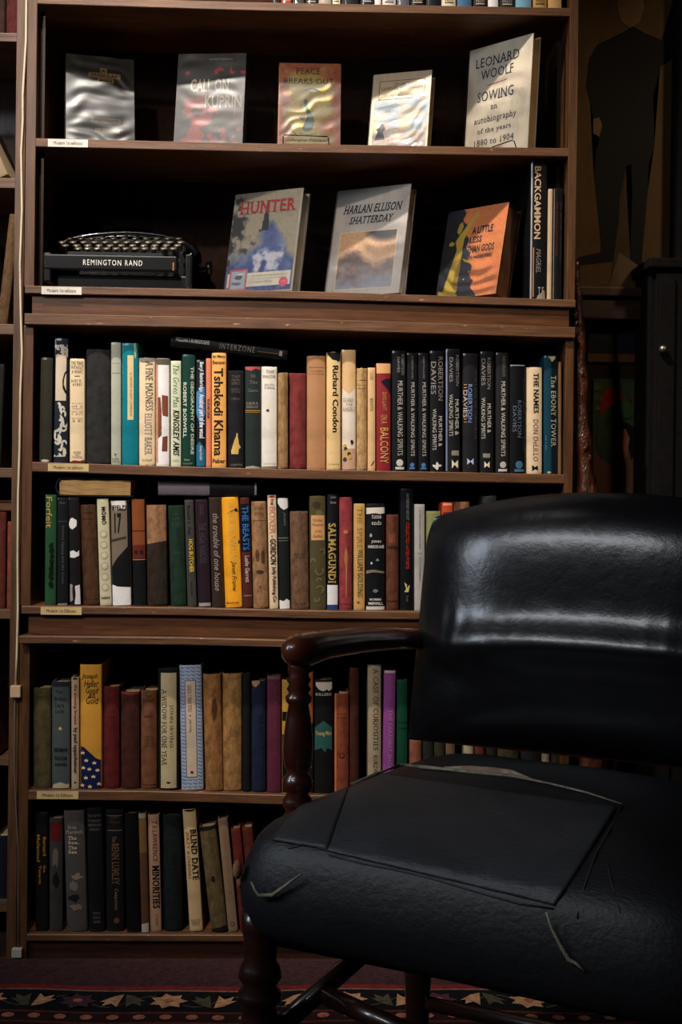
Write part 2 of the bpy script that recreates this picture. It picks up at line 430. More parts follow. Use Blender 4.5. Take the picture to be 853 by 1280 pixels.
def swirls(n, c, v0=.0, v1=1.0):
    L = []
    for i in range(n):
        cu, cv = rz.uniform(.2,.8), v0+(v1-v0)*(i+.5)/n; a0 = rz.uniform(0,6.28); r = rz.uniform(.16,.3)
        P = []; Q = []
        for k in range(7):
            a = a0+k*.7
            cl_ = lambda q: min(.95, max(.05, q)); P.append((cl_(cu+r*math.cos(a)), cl_(cv+r*.16*math.sin(a)))); Q.append((cl_(cu+(r-.11)*math.cos(a)), cl_(cv+(r-.11)*.16*math.sin(a))))
        L.append(('G', P+Q[::-1], c, 'swirl'))
    return L
def blob(cu, cv, ru, rv, c, nm='printed_shape', n=11, j=.35):
    return ('G', [(min(.97,max(.03,cu+ru*(1-j*rz.random())*math.cos(2*math.pi*i/n))), min(.995,max(.005,cv+rv*(1-j*rz.random())*math.sin(2*math.pi*i/n)))) for i in range(n)], c, nm)
MWS = 'MURTHER & WALKING SPIRITS'; BLK = (20,20,23); SIL = (136,130,124)
# row below the typewriter
put(3,(50,66.5,48,64.3),447,'gloss',(48,46,38),'dark olive grey sleeved spine at the far left',[blob(.5,.985,.42,.016,(190,180,160),'torn_foot')])
put(3,(68,85.7,65.5,84.5),423,'gloss',(30,34,46),'navy spine swarming with pale swirls under a cream panel',swirls(8,(190,182,168),.0,.16)+swirls(14,(196,188,172),.52,1)+[('R',.12,.86,.13,.50,(204,184,160),'title_panel'),('G',[(.96,.24),(.72,.28),(.6,.34),(.62,.40),(.8,.44),(.96,.45),(.96,.43),(.78,.42),(.7,.38),(.7,.34),(.8,.29),(.96,.26)],(26,26,34),'printed_shape')])
put(3,(86.3,106.2),448,'gloss',CR,'cream spine with a small title block at its head and brown foot',[H('THE MAN',.12,.88,.025,.06,(60,40,34),'s'),H('WITHOUT',.1,.9,.07,.10,(60,40,34),'s'),H('A HEART',.14,.86,.11,.14,(60,40,34),'s'),('R',.34,.66,.165,.172,(60,40,34)),H('RUBY M.',.12,.8,.20,.225,(90,60,50),'s'),H('AYRES',.2,.8,.235,.26,(90,60,50),'s'),('G',[(.04,.985),(.3,.97),(.7,.978),(.96,.965),(.96,.998),(.04,.998)],(96,40,30),'worn_foot')]+[H(t,.14,.86,v,v+.017,(130,96,76),'s') for t,v in (('The story',.42),('of a',.445),('Transplanted',.47),('heart and',.495),('a girl',.52),('who knew',.56),('it',.585))]+[H('HODDER',.25,.75,.885,.905,(70,50,40),'s'),H('AND',.35,.65,.91,.925,(70,50,40),'s'),H('STOUGHTON',.18,.82,.93,.95,(70,50,40),'s')],wear=.001)
put(3,(106.8,138),436,'cloth',(40,39,38),'wide charcoal cloth spine with blank cover',[],wear=.0015)
put(3,(138.3,151.6),428,'gloss',(166,166,148),'slim pale grey green spine',[('R',.1,.9,.25,.253,(120,120,106)),('R',.1,.9,.17,.172,(120,120,106)),H('T',.3,.6,.912,.93,BK,'bs'),H('FABER',.1,.8,.945,.96,(70,70,64),'s'),H('LONDON',.1,.85,.965,.98,(70,70,64),'s')])
put(3,(151.8,173),429,'gloss',(16,112,124),'bright teal spine with a narrow cream strip label',[('R',.36,.72,.1,.63,(208,188,140),'title_strip'),V('A CROWD IS NOT COMPANY',.5,.64,.24,.6,(120,100,60),'s'),('G',[(.72,.0),(.86,0),(.9,.06),(.84,.13),(.78,.12),(.82,.06)],(150,170,130),'torn_patch')])
put(3,(173.2,194.2),447,'gloss',CR,'cream spine with long brown grey serif title and chipped grey head',[('G',[(.03,.003),(.97,.003),(.97,.03),(.8,.04),(.5,.03),(.25,.045),(.03,.035)],(128,118,108),'chipped_head'),V('A FINE MADNESS',.42,.86,.035,.49,(92,70,66),'s'),V('ELLIOTT BAKER',.36,.8,.52,.90,(136,120,124),'s'),H('PUTNAM',.2,.8,.94,.962,(120,96,80),'s')],wear=.002)
put(3,(194.6,212),448,'gloss',(226,220,216),'white spine with brown blocks and an orange left strip',[('R',.03,.16,.05,.97,(206,130,90),'edge_strip'),('G',[(.45,.34),(.9,.35),(.9,.54),(.5,.53),(.45,.47)],(122,66,48),'brown_block'),('G',[(.16,.36),(.34,.36),(.42,.48),(.3,.53),(.34,.66),(.42,.71),(.16,.74)],(120,70,54),'brown_block'),('G',[(.5,.73),(.86,.72),(.84,.86),(.45,.86)],(112,62,46),'brown_block'),('R',.03,.97,.003,.055,(90,80,66),'head_band')])
put(3,(213,226.8),451,'gloss',(202,202,172),'pale green spine with green and black italic lettering',[V('The Green Man',.25,.8,.04,.44,(50,120,84),'si'),V('KINGSLEY AMIS',.25,.82,.46,.90,(20,24,20),'sbi'),H('CAPE',.2,.8,.935,.955,(120,120,100),'s')])
put(3,(227,244.6),443,'gloss',(20,54,44),'dark green spine with two columns of small pale capitals',[V('THE GEOGRAPHY OF DESIRE',.66,.88,.11,.89,(190,190,160),'b'),V('ROBERT BOSWELL',.1,.36,.25,.74,(190,196,180),'b'),H('Knopf',.2,.6,.93,.95,(200,190,140),'i'),H('KNOPF',.1,.8,.965,.98,(120,130,110),'')])
put(3,(245,257.2),450,'gloss',(24,26,34),'slim black and blue spine with bold white lettering',[('G',[(.03,.3),(.9,.25),(.97,.36),(.8,.42),(.97,.5),(.5,.62),(.03,.5)],(70,120,160),'blue_area'),('G',[(.03,.8),(.4,.76),(.97,.84),(.97,.99),(.03,.99)],(30,96,126),'blue_area'),V('Beryl Bainbridge',.28,.8,.02,.30,(210,214,216),'b'),V('Another part of the wood',.2,.9,.32,.73,(230,232,236),'b'),V('George Braziller',.3,.7,.8,.94,(180,180,190),'b')])
put(3,(257.4,264),448,'paper',(206,122,88),'very slim salmon spine',[V('THE SECOND CURTAIN',.25,.75,.37,.55,(60,30,26),'b')])
put(3,(264.2,283.6),441,'gloss',(224,162,88),'amber orange spine with big bold black title and bright edges',[H('by Mary',.08,.9,.02,.05,(50,36,30),'b'),H('Benson',.08,.9,.068,.10,(50,36,30),'b'),V('Tshekedi Khama',.16,.76,.135,.90,(34,24,22),'b'),H('Faber',.08,.9,.925,.962,(40,28,22),'b')])
put(3,(284,305.6),463,'cloth',(26,25,26),'short black spine with a small golden figure',[H(t,.24,.76,v,v+.025,(110,98,84),'s') for t,v in (('THE',.05),('WANDERING',.085),('SPIRIT',.12),('Short Stories',.18),('of today',.21),('F. STEVENSON',.28))]+[('G',[(.56,.64),(.62,.65),(.62,.68),(.66,.71),(.68,.75),(.8,.79),(.68,.81),(.66,.86),(.25,.86),(.22,.83),(.34,.76),(.46,.70),(.52,.68)],GD,'golden_figure'),H('HARPERS',.2,.9,.958,.98,(130,120,104),'s')])
put(3,(306,326.4),458,'gloss',(36,44,42),'dark green grey spine with red chipped head and thin ochre lines',[('G',[(.03,.003),(.97,.003),(.97,.035),(.6,.02),(.4,.045),(.03,.03)],(170,80,76),'red_head'),H('THE',.35,.65,.08,.11,(120,112,100),'s'),H('The',.3,.8,.14,.17,(120,112,100),'s'),H('Choice',.2,.8,.22,.25,(120,112,100),'s'),H('ELINOR M.',.1,.85,.35,.375,(150,142,126),'s'),H('MORDAUNT',.1,.85,.385,.41,(150,142,126),'s'),('R',.03,.97,.43,.437,(180,130,60)),('R',.03,.97,.448,.452,(180,130,60)),('G',[(.05,.985),(.5,.975),(.95,.99),(.95,.998),(.05,.998)],(150,146,136),'worn_foot')],wear=.001)
put(3,(326.6,347),458,'gloss',(214,206,192),'off white spine with small title block and one tiny black mark',[H('THE',.28,.8,.04,.065,(80,76,70),'s'),H('MAJOR',.08,.92,.085,.12,(80,76,70),'s'),H('RALPH',.2,.8,.17,.19,(90,86,78),'s'),H('CONNOR',.18,.84,.20,.22,(90,86,78),'s'),blob(.4,.43,.12,.016,(60,60,60)),H('THE RYERSON PRESS',.14,.9,.945,.957,(130,124,110),'s'),('G',[(.03,.98),(.97,.975),(.97,.998),(.03,.998)],(120,100,84),'worn_foot')],wear=.001)
put(3,(347.4,360.6),465,'worn',(150,116,76),'narrow mottled tan cloth spine with frayed head',[H(t,.2,.85,v,v+.03,(110,80,50),'s') for t,v in (('THE',.18),('WATERS',.22),('OF THE',.26),('MARSH',.30))],wear=.003)
put(3,(361,383.4),465.5,'cloth',(112,44,42),'plain dark red cloth spine with frayed top',[('R',.05,.95,.955,.958,(80,30,28))],wear=.003)
put(3,(383.6,407.8),444.5,'gloss',(168,122,84),'wide caramel brown sleeved spine',[('R',.06,.94,.10,.104,(140,100,66)),('R',.06,.94,.16,.163,(140,100,66)),H('CONTINENT',.2,.8,.125,.145,(140,100,66),'s')],wear=.001)
put(3,(408.3,426.6),440,'gloss',(214,180,126),'buff spine with heavy black sideways name and torn black head',[('G',[(.04,.003),(.97,.003),(.97,.07),(.8,.085),(.7,.07),(.4,.065),(.3,.05),(.04,.02)],(24,22,26),'torn_head'),V('Richard Condon',.42,.82,.115,.68,(22,20,20),'b'),H('The Dial Press',.1,.9,.944,.956,(110,90,60),'')],wear=.001)
put(3,(427,445.6),437,'gloss',(206,168,120),'tan and cream spine with yellow flowers near its foot',[('G',[(.03,.32),(.5,.37),(.97,.32),(.97,.82),(.03,.82)],(214,200,182),'cream_field'),('R',.03,.97,.82,.99,(186,150,122),'lower_field'),H('GUARD',.1,.8,.40,.43,(150,130,112),'s'),H('THE',.28,.75,.44,.465,(150,130,112),'s'),H('ANGELS',.06,.9,.475,.51,(150,130,112),'s')]+[blob(rz.uniform(.2,.8),.80+.022*i,.16,.022,((186,150,50),(60,52,34))[i%2],'flower') for i in range(6)]+[blob(.7,.765,.14,.02,(36,34,34),'leaf')],wear=.001)
put(3,(446,459.4),459.5,'worn',(178,142,94),'slim rough tan spine with faint lines at its head',[('R',.05,.95,.12,.124,(120,90,56)),('R',.05,.95,.20,.203,(120,90,56)),('R',.05,.95,.17,.172,(120,90,56))],wear=.002)
put(3,(459.8,469.8),459.5,'gloss',(206,168,122),'slim peach spine with small diagonal black tick at its foot',[V('LOSER',.3,.66,.05,.12,(150,112,80),'s'),V('BOOTS',.3,.66,.3,.42,(90,60,40),'s'),('G',[(.4,.95),(.8,.90),(.85,.91),(.5,.955)],BK)])
put(3,(470.2,489.4),454,'gloss',(128,38,42),'red spine with tan head and gold outlined sideways title',[('R',.03,.97,.003,.095,(206,156,104),'tan_head'),('G',[(.3,.17),(.65,.145),(.97,.14),(.97,.3),(.8,.25)],(34,24,34),'dark_corner'),V('DAVID SLAVITT',.42,.7,.27,.44,(190,140,84),''),V('ON A',.32,.74,.48,.56,(200,150,84),''),V('BALCONY',.28,.82,.6,.93,(204,156,84),'')])
def dav(x, yt, lab, two=False, mark=(190,180,160), **k):
    if two: els = [V('DAVIES',.12,.4,.06,.33,SIL,''),V('ROBERTSON',.62,.9,.05,.40,SIL,''),V('WALKING SPIRITS',.14,.38,.46,.80,(176,170,158),''),V('MURTHER &',.6,.84,.5,.76,(200,194,180),''),('C',.5,.93,.15,mark)]
    else: els = [V('ROBERTSON DAVIES',.42,.6,.03,.22,(120,116,112),''),V(MWS,.38,.72,.25,.87,(176,170,158),''),('C',.5,.945,.2,mark),('R',.25,.75,.965,.98,mark)]
    put(3,x,yt,'gloss',BLK,lab,els,**k)
put(3,(489.8,508.4),438.5,'gloss',BLK,'black silver lettered spine directly right of the red tan headed one',[V('ROBERTSON',.66,.86,.03,.2,(130,126,120),''),V('DAVIES',.38,.56,.05,.18,(130,126,120),''),V(MWS,.4,.76,.25,.87,(176,170,158),''),('C',.55,.93,.24,(190,186,176)),('R',.25,.85,.965,.985,(190,186,176))])
dav((508.8,522.6),441,'slimmer left twin of two narrow black spines with blue foot marks',mark=(70,110,160))
dav((523,536.8),441,'slimmer right twin of two narrow black spines with blue foot marks',mark=(70,110,160))
put(3,(537.2,556.2),438.5,'gloss',BLK,'black spine with two columns of capitals and a pale lily mark',[V('DAVIES',.1,.42,.09,.36,SIL,''),V('ROBERTSON',.58,.9,.05,.41,SIL,''),V('WALKING SPIRITS',.2,.46,.48,.82,(176,170,158),''),V('MURTHER &',.6,.84,.54,.79,(200,194,180),''),('G',[(.5,.915),(.58,.93),(.56,.945),(.8,.94),(.78,.955),(.58,.96),(.6,.975),(.5,.985),(.4,.975),(.42,.96),(.22,.955),(.2,.94),(.44,.945),(.42,.93)],(210,204,190),'lily_mark')])
put(3,(557.2,576.2),436,'gloss',(26,26,30),'tallest black two column spine with pale blue left edge',[('R',.03,.12,.01,.99,(110,118,150),'pale_edge'),V('DAVIES',.26,.48,.07,.27,SIL,''),V('ROBERTSON',.7,.9,.05,.30,SIL,''),V('WALKING SPIRITS',.24,.5,.37,.71,(176,170,158),''),V('MURTHER &',.64,.88,.41,.70,(200,194,180),''),('R',.4,.9,.825,.865,(130,126,110)),('G',[(.42,.9),(.62,.93),(.84,.9),(.84,.97),(.6,.94),(.42,.97)],(220,210,170),'white_mark')])
put(3,(578.2,598.6),441.6,'gloss',(30,29,32),'black spine with a name between two orange double bars',[V('ROBERTSON',.34,.6,.26,.58,(120,150,200),''),V('DAVIES',.06,.3,.31,.54,(190,176,170),''),('R',.1,.26,.26,.265,(200,140,80)),('R',.1,.26,.285,.29,(200,140,80)),('R',.1,.26,.55,.555,(200,140,80)),('R',.1,.26,.575,.58,(200,140,80)),V('THE LYRE OF ORPHEUS',.76,.9,.14,.72,(60,70,80),''),('G',[(.3,.88),(.5,.905),(.7,.88),(.7,.935),(.5,.91),(.3,.935)],(170,180,210),'mark'),V('VIKING',.3,.5,.95,.96,(60,66,90),'')])
put(3,(600.4,618.6),439.4,'gloss',(22,22,24),'black two column spine between a barred spine and single column one',[V('DAVIES',.1,.36,.06,.28,SIL,''),V('ROBERTSON',.5,.74,.05,.31,SIL,''),V('WALKING SPIRITS',.1,.36,.38,.72,(176,170,158),''),V('MURTHER &',.5,.76,.43,.67,(200,194,180),''),('R',.2,.7,.84,.875,(130,126,110)),('G',[(.3,.905),(.48,.93),(.66,.905),(.66,.96),(.48,.94),(.3,.96)],(220,210,170),'white_mark')])
put(3,(620,637),440.7,'gloss',(32,31,32),'black spine with one worn silver column, second before the gap books end',[V('ROBERTSON DAVIES',.5,.72,.03,.2,(120,116,112),''),V(MWS,.4,.72,.24,.86,(200,194,180),''),('C',.55,.93,.24,(180,176,166)),('R',.2,.85,.965,.985,(190,186,176))])
put(3,(637.4,657.6),455.7,'gloss',(14,14,16),'short glossy black spine left of the cream one near the right end',[V('ROBERTSON',.5,.74,.33,.67,(90,104,120),''),V('DAVIES',.2,.42,.38,.62,(90,104,120),''),V('WHAT\'S BRED IN THE BONE',.8,.92,.12,.8,(52,46,42),''),('C',.6,.92,.24,(64,104,130)),('R',.3,.9,.96,.985,(64,104,130)),('R',.04,.96,.004,.012,(150,150,150))])
put(3,(658,679),459,'gloss',(218,194,158),'cream spine with bold black then dull red sideways serif lettering',[V('THE NAMES',.44,.76,.055,.43,(22,20,20),'sb'),V('DON DeLILLO',.42,.72,.49,.88,(138,74,62),'s'),('G',[(.35,.92),(.5,.93),(.45,.945),(.7,.92),(.72,.97),(.55,.955),(.35,.975)],BK,'mark')])
put(3,(680.2,698.6),444.5,'gloss',(18,56,70),'dark teal spine with long pale serif title at the right end',[('R',.5,.97,.003,.997,(14,26,32),'dark_half'),V('The EBONY TOWER',.5,.84,.17,.77,(186,178,150),'s'),V('John Fowles',.1,.2,.67,.8,(90,160,180),'si'),('G',[(.3,.01),(.75,.005),(.82,.02),(.55,.055),(.5,.03)],(200,180,150),'head_mark'),blob(.35,.985,.16,.012,(160,160,150))])
put(3,(699,702.6),452,'pages',(120,90,60),'thin brown rough edged volume at the far right end',[])

# row beside the chair back
CLB = (22,22,24)
put(4,(56,71,55,70),618.4,'gloss',(36,74,44),'green spine with an orange sideways name at the left end',[V('Forfeit',.12,.62,.02,.30,(196,150,70),'')]+[blob(.6,.46+.05*i,.3,.05,(18,22,18),'dark_figure',j=.7) for i in range(8)])
put(4,(71,85.7,70.4,85.5),622,'gloss',(20,22,24),'black spine second from the left with faint sideways lettering',[V('Horace Sippog and the Sirens',.4,.66,.26,.8,(90,90,90),'s'),H('HENRY',.2,.8,.04,.06,(80,84,84),'s'),('R',.1,.9,.22,.223,(90,90,90)),('G',[(.1,.985),(.9,.98),(.9,.998),(.1,.998)],(130,120,110),'worn_foot')])
put(4,(85.6,98.5,86,102.4),622,'gloss',(24,22,22),'black spine with torn white patches',[blob(.4,.24,.4,.06,(214,210,206),'white_patch'),('G',[(.1,.5),(.4,.49),(.7,.51),(.9,.49),(.9,.54),(.5,.56),(.1,.555)],(214,210,206),'white_patch'),('G',[(.5,.82),(.9,.81),(.95,.99),(.45,.99),(.55,.9)],(206,200,198),'white_patch'),('G',[(.05,.8),(.3,.81),(.2,.86),(.3,.95),(.05,.97)],(150,140,130),'white_patch')])
put(4,(98.6,119.4,103,124.4),631,'worn',(78,50,32),'brown embossed cloth spine with diagonal crosshatch',[('R',.04,.96,.34,.343,(50,32,22)),('R',.04,.96,.94,.943,(50,32,22)),('R',.2,.8,.08,.084,(50,32,22)),('R',.2,.8,.14,.144,(50,32,22))],wear=.001)
put(4,(119.8,136.3,124.8,139.8),624,'gloss',(190,180,148),'cream spine with black name and a column of faint medallions',[V('MÓMÓ',.4,.8,.07,.24,BK,'sb'),('R',.46,.54,.135,.145,BK)]+[('C',.5,.33+.1*i,.32,(168,160,130),'medallion') for i in range(6)]+[('C',.5,.33+.1*i,.2,(196,188,158),'medallion') for i in range(6)]+[H('Seafield',.15,.85,.915,.94,BK,'sb')])
put(4,(136.8,162.4,140.4,164),626,'gloss',(112,98,82),'grey brown spine numbered 17 with black middle and white foot',[('G',[(.03,.003),(.8,.003),(.8,.09),(.5,.07),(.3,.1),(.03,.03)],(214,206,196),'white_head'),H('FIELD',.12,.84,.045,.09,BK,'b'),H('17',.2,.56,.12,.31,(20,18,18),'b'),('G',[(.03,.37),(.8,.34),(.8,.36),(.03,.395)],(60,50,44)),('G',[(.03,.63),(.3,.55),(.97,.42),(.97,.82),(.03,.82)],(20,19,22),'black_field'),('G',[(.03,.80),(.3,.82),(.97,.83),(.97,.998),(.03,.998)],(218,214,212),'white_foot'),('G',[(.86,.003),(.97,.003),(.97,.8),(.86,.8)],(24,22,22),'black_side')])
put(4,(163.8,181,166,183.6),624,'gloss',(18,19,20),'black spine with orange brown upper half and patterned band',[('R',.03,.97,.003,.43,(124,66,34),'orange_field'),('R',.03,.97,.43,.56,(88,36,26),'patterned_band'),blob(.3,.5,.16,.025,(40,20,18)),blob(.7,.5,.16,.025,(40,20,18)),('R',.03,.97,.295,.303,(70,34,20)),('R',.03,.97,.565,.572,(160,120,70))])
put(4,(181.4,208.6,184,209.6),631,'worn',(46,34,26),'wide dark brown spine with speckled tan upper third',[('G',[(.03,.003),(.97,.003),(.97,.36),(.6,.37),(.03,.39)],(146,106,74),'speckled_label')],wear=.002)
put(4,(209.6,229.6,212.6,234),632,'cloth',(24,44,32),'dark green cloth spine right of the speckled topped one',[H('THE',.35,.65,.08,.1,(60,74,58),'s'),H('LOST',.28,.72,.12,.15,(60,74,58),'s'),H('DOMAIN',.2,.8,.17,.2,(60,74,58),'s'),H('ALAIN',.3,.7,.46,.48,(60,74,58),'s')])
put(4,(230,242.4,234.4,246.2),625,'gloss',(60,58,54),'slim grey spine with yellow sideways capitals',[V('Ronald L. Fair',.3,.6,.05,.33,(20,20,20),'sb'),V('HOG BUTCHER',.35,.8,.37,.68,(210,170,50),'b'),V('HARCOURT BRACE',.4,.6,.76,.9,(36,36,34),'')])
put(4,(242.8,259.8,246.6,264.6),624.6,'gloss',(38,26,34),'dark plum spine right of the slim grey yellow lettered one',[V('THE HIGH WARDER',.3,.8,.22,.6,(70,64,68),'s'),V('DAVID',.4,.7,.05,.15,(80,60,60),'s'),('R',.1,.97,.965,.995,(150,140,140),'pale_foot')])
put(4,(260.4,275.8,265,280.4),621.7,'gloss',(50,36,32),'dark brown spine with flowing silver script',[V('the trouble of one house',.3,.8,.15,.85,(150,140,132),'i')])
put(4,(276.2,298.2,280.8,304.2),621.7,'gloss',(228,156,36),'bright yellow spine with black script name',[V('LIVING IN THE MANIOTOTO',.4,.75,.05,.60,(214,176,90),'si'),V('Janet Frame',.4,.72,.58,.85,(60,40,24),'i'),('G',[(.3,.15),(.85,.1),(.9,.12),(.75,.115),(.95,.135),(.7,.13)],(40,26,20),'flying_mark'),blob(.92,.41,.05,.02,(60,40,20)),H('BRAZILLER',.1,.8,.95,.966,(120,80,20),'b')])
put(4,(299,312.4,304.4,315.8),621.7,'gloss',(74,34,30),'maroon spine with a blue capital title on black',[('R',.05,.9,.06,.49,(14,14,22),'black_panel'),V('THE BEASTS',.2,.85,.08,.48,(36,100,160),'b'),V('Leslie Garrett',.35,.8,.53,.77,(180,160,150),'b'),('R',.1,.9,.885,.895,(130,100,96))],wear=.001)
put(4,(313.2,333.4,316.6,336),626.6,'worn',(146,108,74),'stained tan brown spine with sketchy dark shapes at mid height',[('R',.05,.95,.18,.184,(100,70,46)),blob(.35,.5,.16,.07,(90,60,40)),blob(.7,.52,.14,.08,(84,56,38)),blob(.5,.66,.3,.02,(70,46,32)),H('HOW IN',.2,.8,.05,.08,(100,70,46),'s'),H('THE TOWN',.2,.8,.1,.13,(100,70,46),'s'),blob(.5,.8,.06,.012,(84,56,38))],wear=.001)
put(4,(334,345.8,337,348.6),619,'gloss',(206,180,148),'slim cream spine with red head and bold black sideways name',[blob(.5,.012,.4,.014,(150,40,36),'red_head'),V('THE',.35,.65,.03,.09,(40,30,30),'b'),V('BOXER',.15,.85,.10,.34,(196,134,110),'b'),V('- GORDON',.2,.85,.355,.61,(26,22,22),'b'),V('Jolly Publishing Co',.3,.8,.63,.94,(26,22,22),'b')])
put(4,(346.4,360.6,349.2,363.2),622.4,'gloss',(24,28,26),'black spine with white blotches at head and foot',[('G',[(.04,.003),(.97,.003),(.97,.09),(.6,.11),(.3,.09),(.04,.05)],(206,200,196),'white_head'),V('Jessica',.5,.8,.13,.25,(120,120,110),'si'),('R',.03,.97,.36,.365,(130,134,130)),('R',.03,.97,.385,.388,(130,134,130)),('G',[(.04,.92),(.4,.93),(.7,.91),(.97,.93),(.95,.998),(.05,.998)],(214,210,206),'white_foot')])
put(4,(362,385.6,363.8,387.4),639,'worn',(104,76,56),'short worn brown cloth spine with frayed thread on top',[H('BACK AND',.22,.78,.43,.45,(60,42,32),'s'),H('FORTH',.3,.75,.46,.48,(60,42,32),'s'),H('DORAN',.25,.8,.935,.955,(60,42,32),'s')],wear=.001)
put(4,(386.4,408,387.8,408.6),620,'gloss',(74,66,42),'mottled olive spine with a peach title label',[blob(.4,.08,.3,.04,(50,48,34)),blob(.6,.15,.3,.03,(96,88,56)),('R',.1,.9,.17,.39,(190,142,92),'title_label'),H('Nickel',.2,.8,.2,.225,(70,40,30),'s'),H('Mountain',.16,.86,.24,.265,(70,40,30),'s'),H('John',.3,.7,.3,.325,(70,40,30),'si'),H('Gardner',.2,.8,.34,.365,(70,40,30),'si')]+swirls(6,(100,90,56),.45,.95))
put(4,(408.8,423.2),618,'gloss',(18,18,22),'black spine with tall ochre capitals, white and blue foot',[H('JAMES',.3,.8,.02,.04,(150,146,136),'i'),H('Branch',.3,.8,.06,.08,(150,146,136),'i'),V('SALMAGUNDI',.12,.8,.25,.77,(176,146,70),'bs'),('R',.03,.97,.785,.955,(214,210,210),'white_foot'),('R',.03,.97,.955,.998,(40,60,110),'blue_foot')])
put(4,(424,441.2),621.4,'cloth',(130,50,54),'rose red cloth spine with a gilt feather ornament',[('G',[(.5,.44),(.62,.49),(.66,.56),(.58,.62),(.55,.9),(.5,.9),(.48,.62),(.38,.56),(.42,.49)],(160,110,60),'gilt_feather'),blob(.5,.31,.24,.02,(160,110,60),'gilt_bird'),('R',.1,.9,.945,.95,(100,36,40))])
put(4,(442,457),629.5,'gloss',(184,146,86),'ochre tan spine with dark and gold sideways capitals',[V('THE SPIRE',.3,.75,.04,.42,(156,112,50),'s'),V('WILLIAM GOLDING',.35,.8,.43,.88,(50,36,30),'s'),blob(.4,.93,.16,.015,(140,60,50))])
put(4,(457.4,482),629.5,'gloss',(18,18,20),'black illustrated spine with a white band near its head',[('G',[(.03,.04),(.97,.035),(.97,.09),(.7,.1),(.5,.09),(.03,.1)],(206,196,180),'white_band'),H('time',.3,.8,.1,.14,(206,200,190),'s'),H('ends',.3,.8,.16,.2,(206,200,190),'s'),H('JOHN',.28,.78,.345,.375,(200,196,184),'b'),H('HARGRAVE',.12,.94,.39,.42,(200,196,184),'b'),('G',[(.03,.63),(.4,.62),(.97,.64),(.97,.655),(.4,.645),(.03,.66)],(120,110,90)),H('BOBBS',.2,.8,.89,.91,(200,196,184),'b'),H('MERRILL',.14,.9,.925,.95,(200,196,184),'b'),('R',.03,.97,.965,.997,(190,184,170),'white_foot'),blob(.25,.3,.08,.02,(150,160,150)),blob(.6,.53,.1,.015,(90,140,130)),blob(.3,.56,.06,.015,(190,190,180)),blob(.5,.82,.16,.02,(110,110,100))])
put(4,(483,499.4),643,'worn',(92,52,34),'short brown leather spine with a small raised label',[('R',.2,.75,.2,.3,(116,64,44),'title_label'),('R',.05,.95,.33,.36,(54,30,22),'dark_band'),('R',.05,.95,.9,.91,(54,30,22))],wear=.001)
put(4,(500.4,518),610.6,'gloss',(16,16,19),'tall black spine with thin red sideways capitals',[V('ANTHONY HECHT',.45,.65,.04,.26,(120,122,124),'s'),V('COLLECTED LATER POEMS',.42,.66,.28,.66,(180,50,34),''),('G',[(.3,.77),(.5,.79),(.45,.82),(.7,.79),(.6,.85),(.3,.85),(.45,.83)],(190,180,110),'scribble'),V('Knopf',.4,.6,.88,.93,(90,90,90),'')])
put(4,(518.4,531.8),630.3,'paper',(156,152,146),'light grey spine touching the chair back edge',[V('A Mysterious Landscape',.4,.62,.05,.42,(70,70,74),'s'),('R',.3,.7,.46,.463,(70,70,74)),V('Coral Hughes',.4,.62,.5,.72,(70,70,74),'s')])
put(4,(532.2,552),639,'paper',(124,126,80),'sage green spine just behind the chair back corner',[])
put(4,(552.6,567),628,'gloss',(176,70,42),'orange red spine peeking above the chair back',[('R',.1,.9,.01,.03,(220,140,110)),('R',.1,.9,.09,.11,(90,36,26))])
put(4,(567.6,588.6),627,'worn',(130,90,62),'brown and pinkish spine peeking above the chair back',[('R',.03,.4,.003,.99,(96,56,40),'side_field')],wear=.002)
put(4,(589,603),634,'gloss',(34,34,36),'black spine barely showing above the chair back',[])
put(4,(603.5,622),619,'gloss',(40,42,44),'dark crumpled sleeve spine rising above the chair back',[],wear=.004)
for i,(a,b_) in enumerate(((623,645),(645.5,668),(668.5,690))):
    pass

# row behind the chair arm
put(5,(40.6,63.6),860,'cloth',(78,70,44),'olive cloth spine at the left end',[('R',.1,.9,.05,.053,(56,50,32)),('R',.1,.9,.08,.083,(56,50,32)),('R',.1,.9,.10,.103,(56,50,32))])
put(5,(64,87.4),852,'gloss',(70,76,76),'slate grey spine with a tiny yellow dot',[('R',.03,.97,.003,.05,(36,38,44),'dark_head'),H('The',.2,.6,.08,.11,(40,40,40),''),H('Broken',.15,.8,.14,.18,(40,40,40),''),H('Dark',.2,.7,.2,.24,(40,40,40),''),H('Lady',.2,.7,.26,.3,(40,40,40),''),('C',.48,.44,.09,(200,170,60),'yellow_dot'),H('KRESSMANN',.14,.86,.62,.655,BK,'b'),H('TAYLOR',.14,.86,.7,.735,BK,'b'),H('NOVEL',.2,.86,.76,.79,BK,'b'),('G',[(.1,.96),(.5,.94),(.8,.96),(.95,.955),(.95,.995),(.05,.995)],(176,160,130),'worn_foot')],wear=.001)
put(5,(88.8,99),847,'gloss',(168,146,120),'slim cream spine with red and black handwriting',[V('the evening breeze',.25,.75,.06,.42,(150,54,40),'b'),V('by paul oppenheimer',.2,.8,.45,.86,(20,16,16),'b'),blob(.5,.01,.4,.012,BK,'dark_head'),blob(.5,.94,.2,.008,BK)])
stars = [('G',[(cu+ (.10 if k%2==0 else .035)*math.sin(k*math.pi/5), cv-(.10 if k%2==0 else .035)*math.cos(k*math.pi/5)*.18) for k in range(10)],(216,196,150),'star') for cu,cv in ((.14,.71),(.3,.77),(.16,.83),(.44,.84),(.66,.79),(.28,.91),(.62,.9),(.8,.85),(.12,.97),(.46,.98),(.86,.96))]
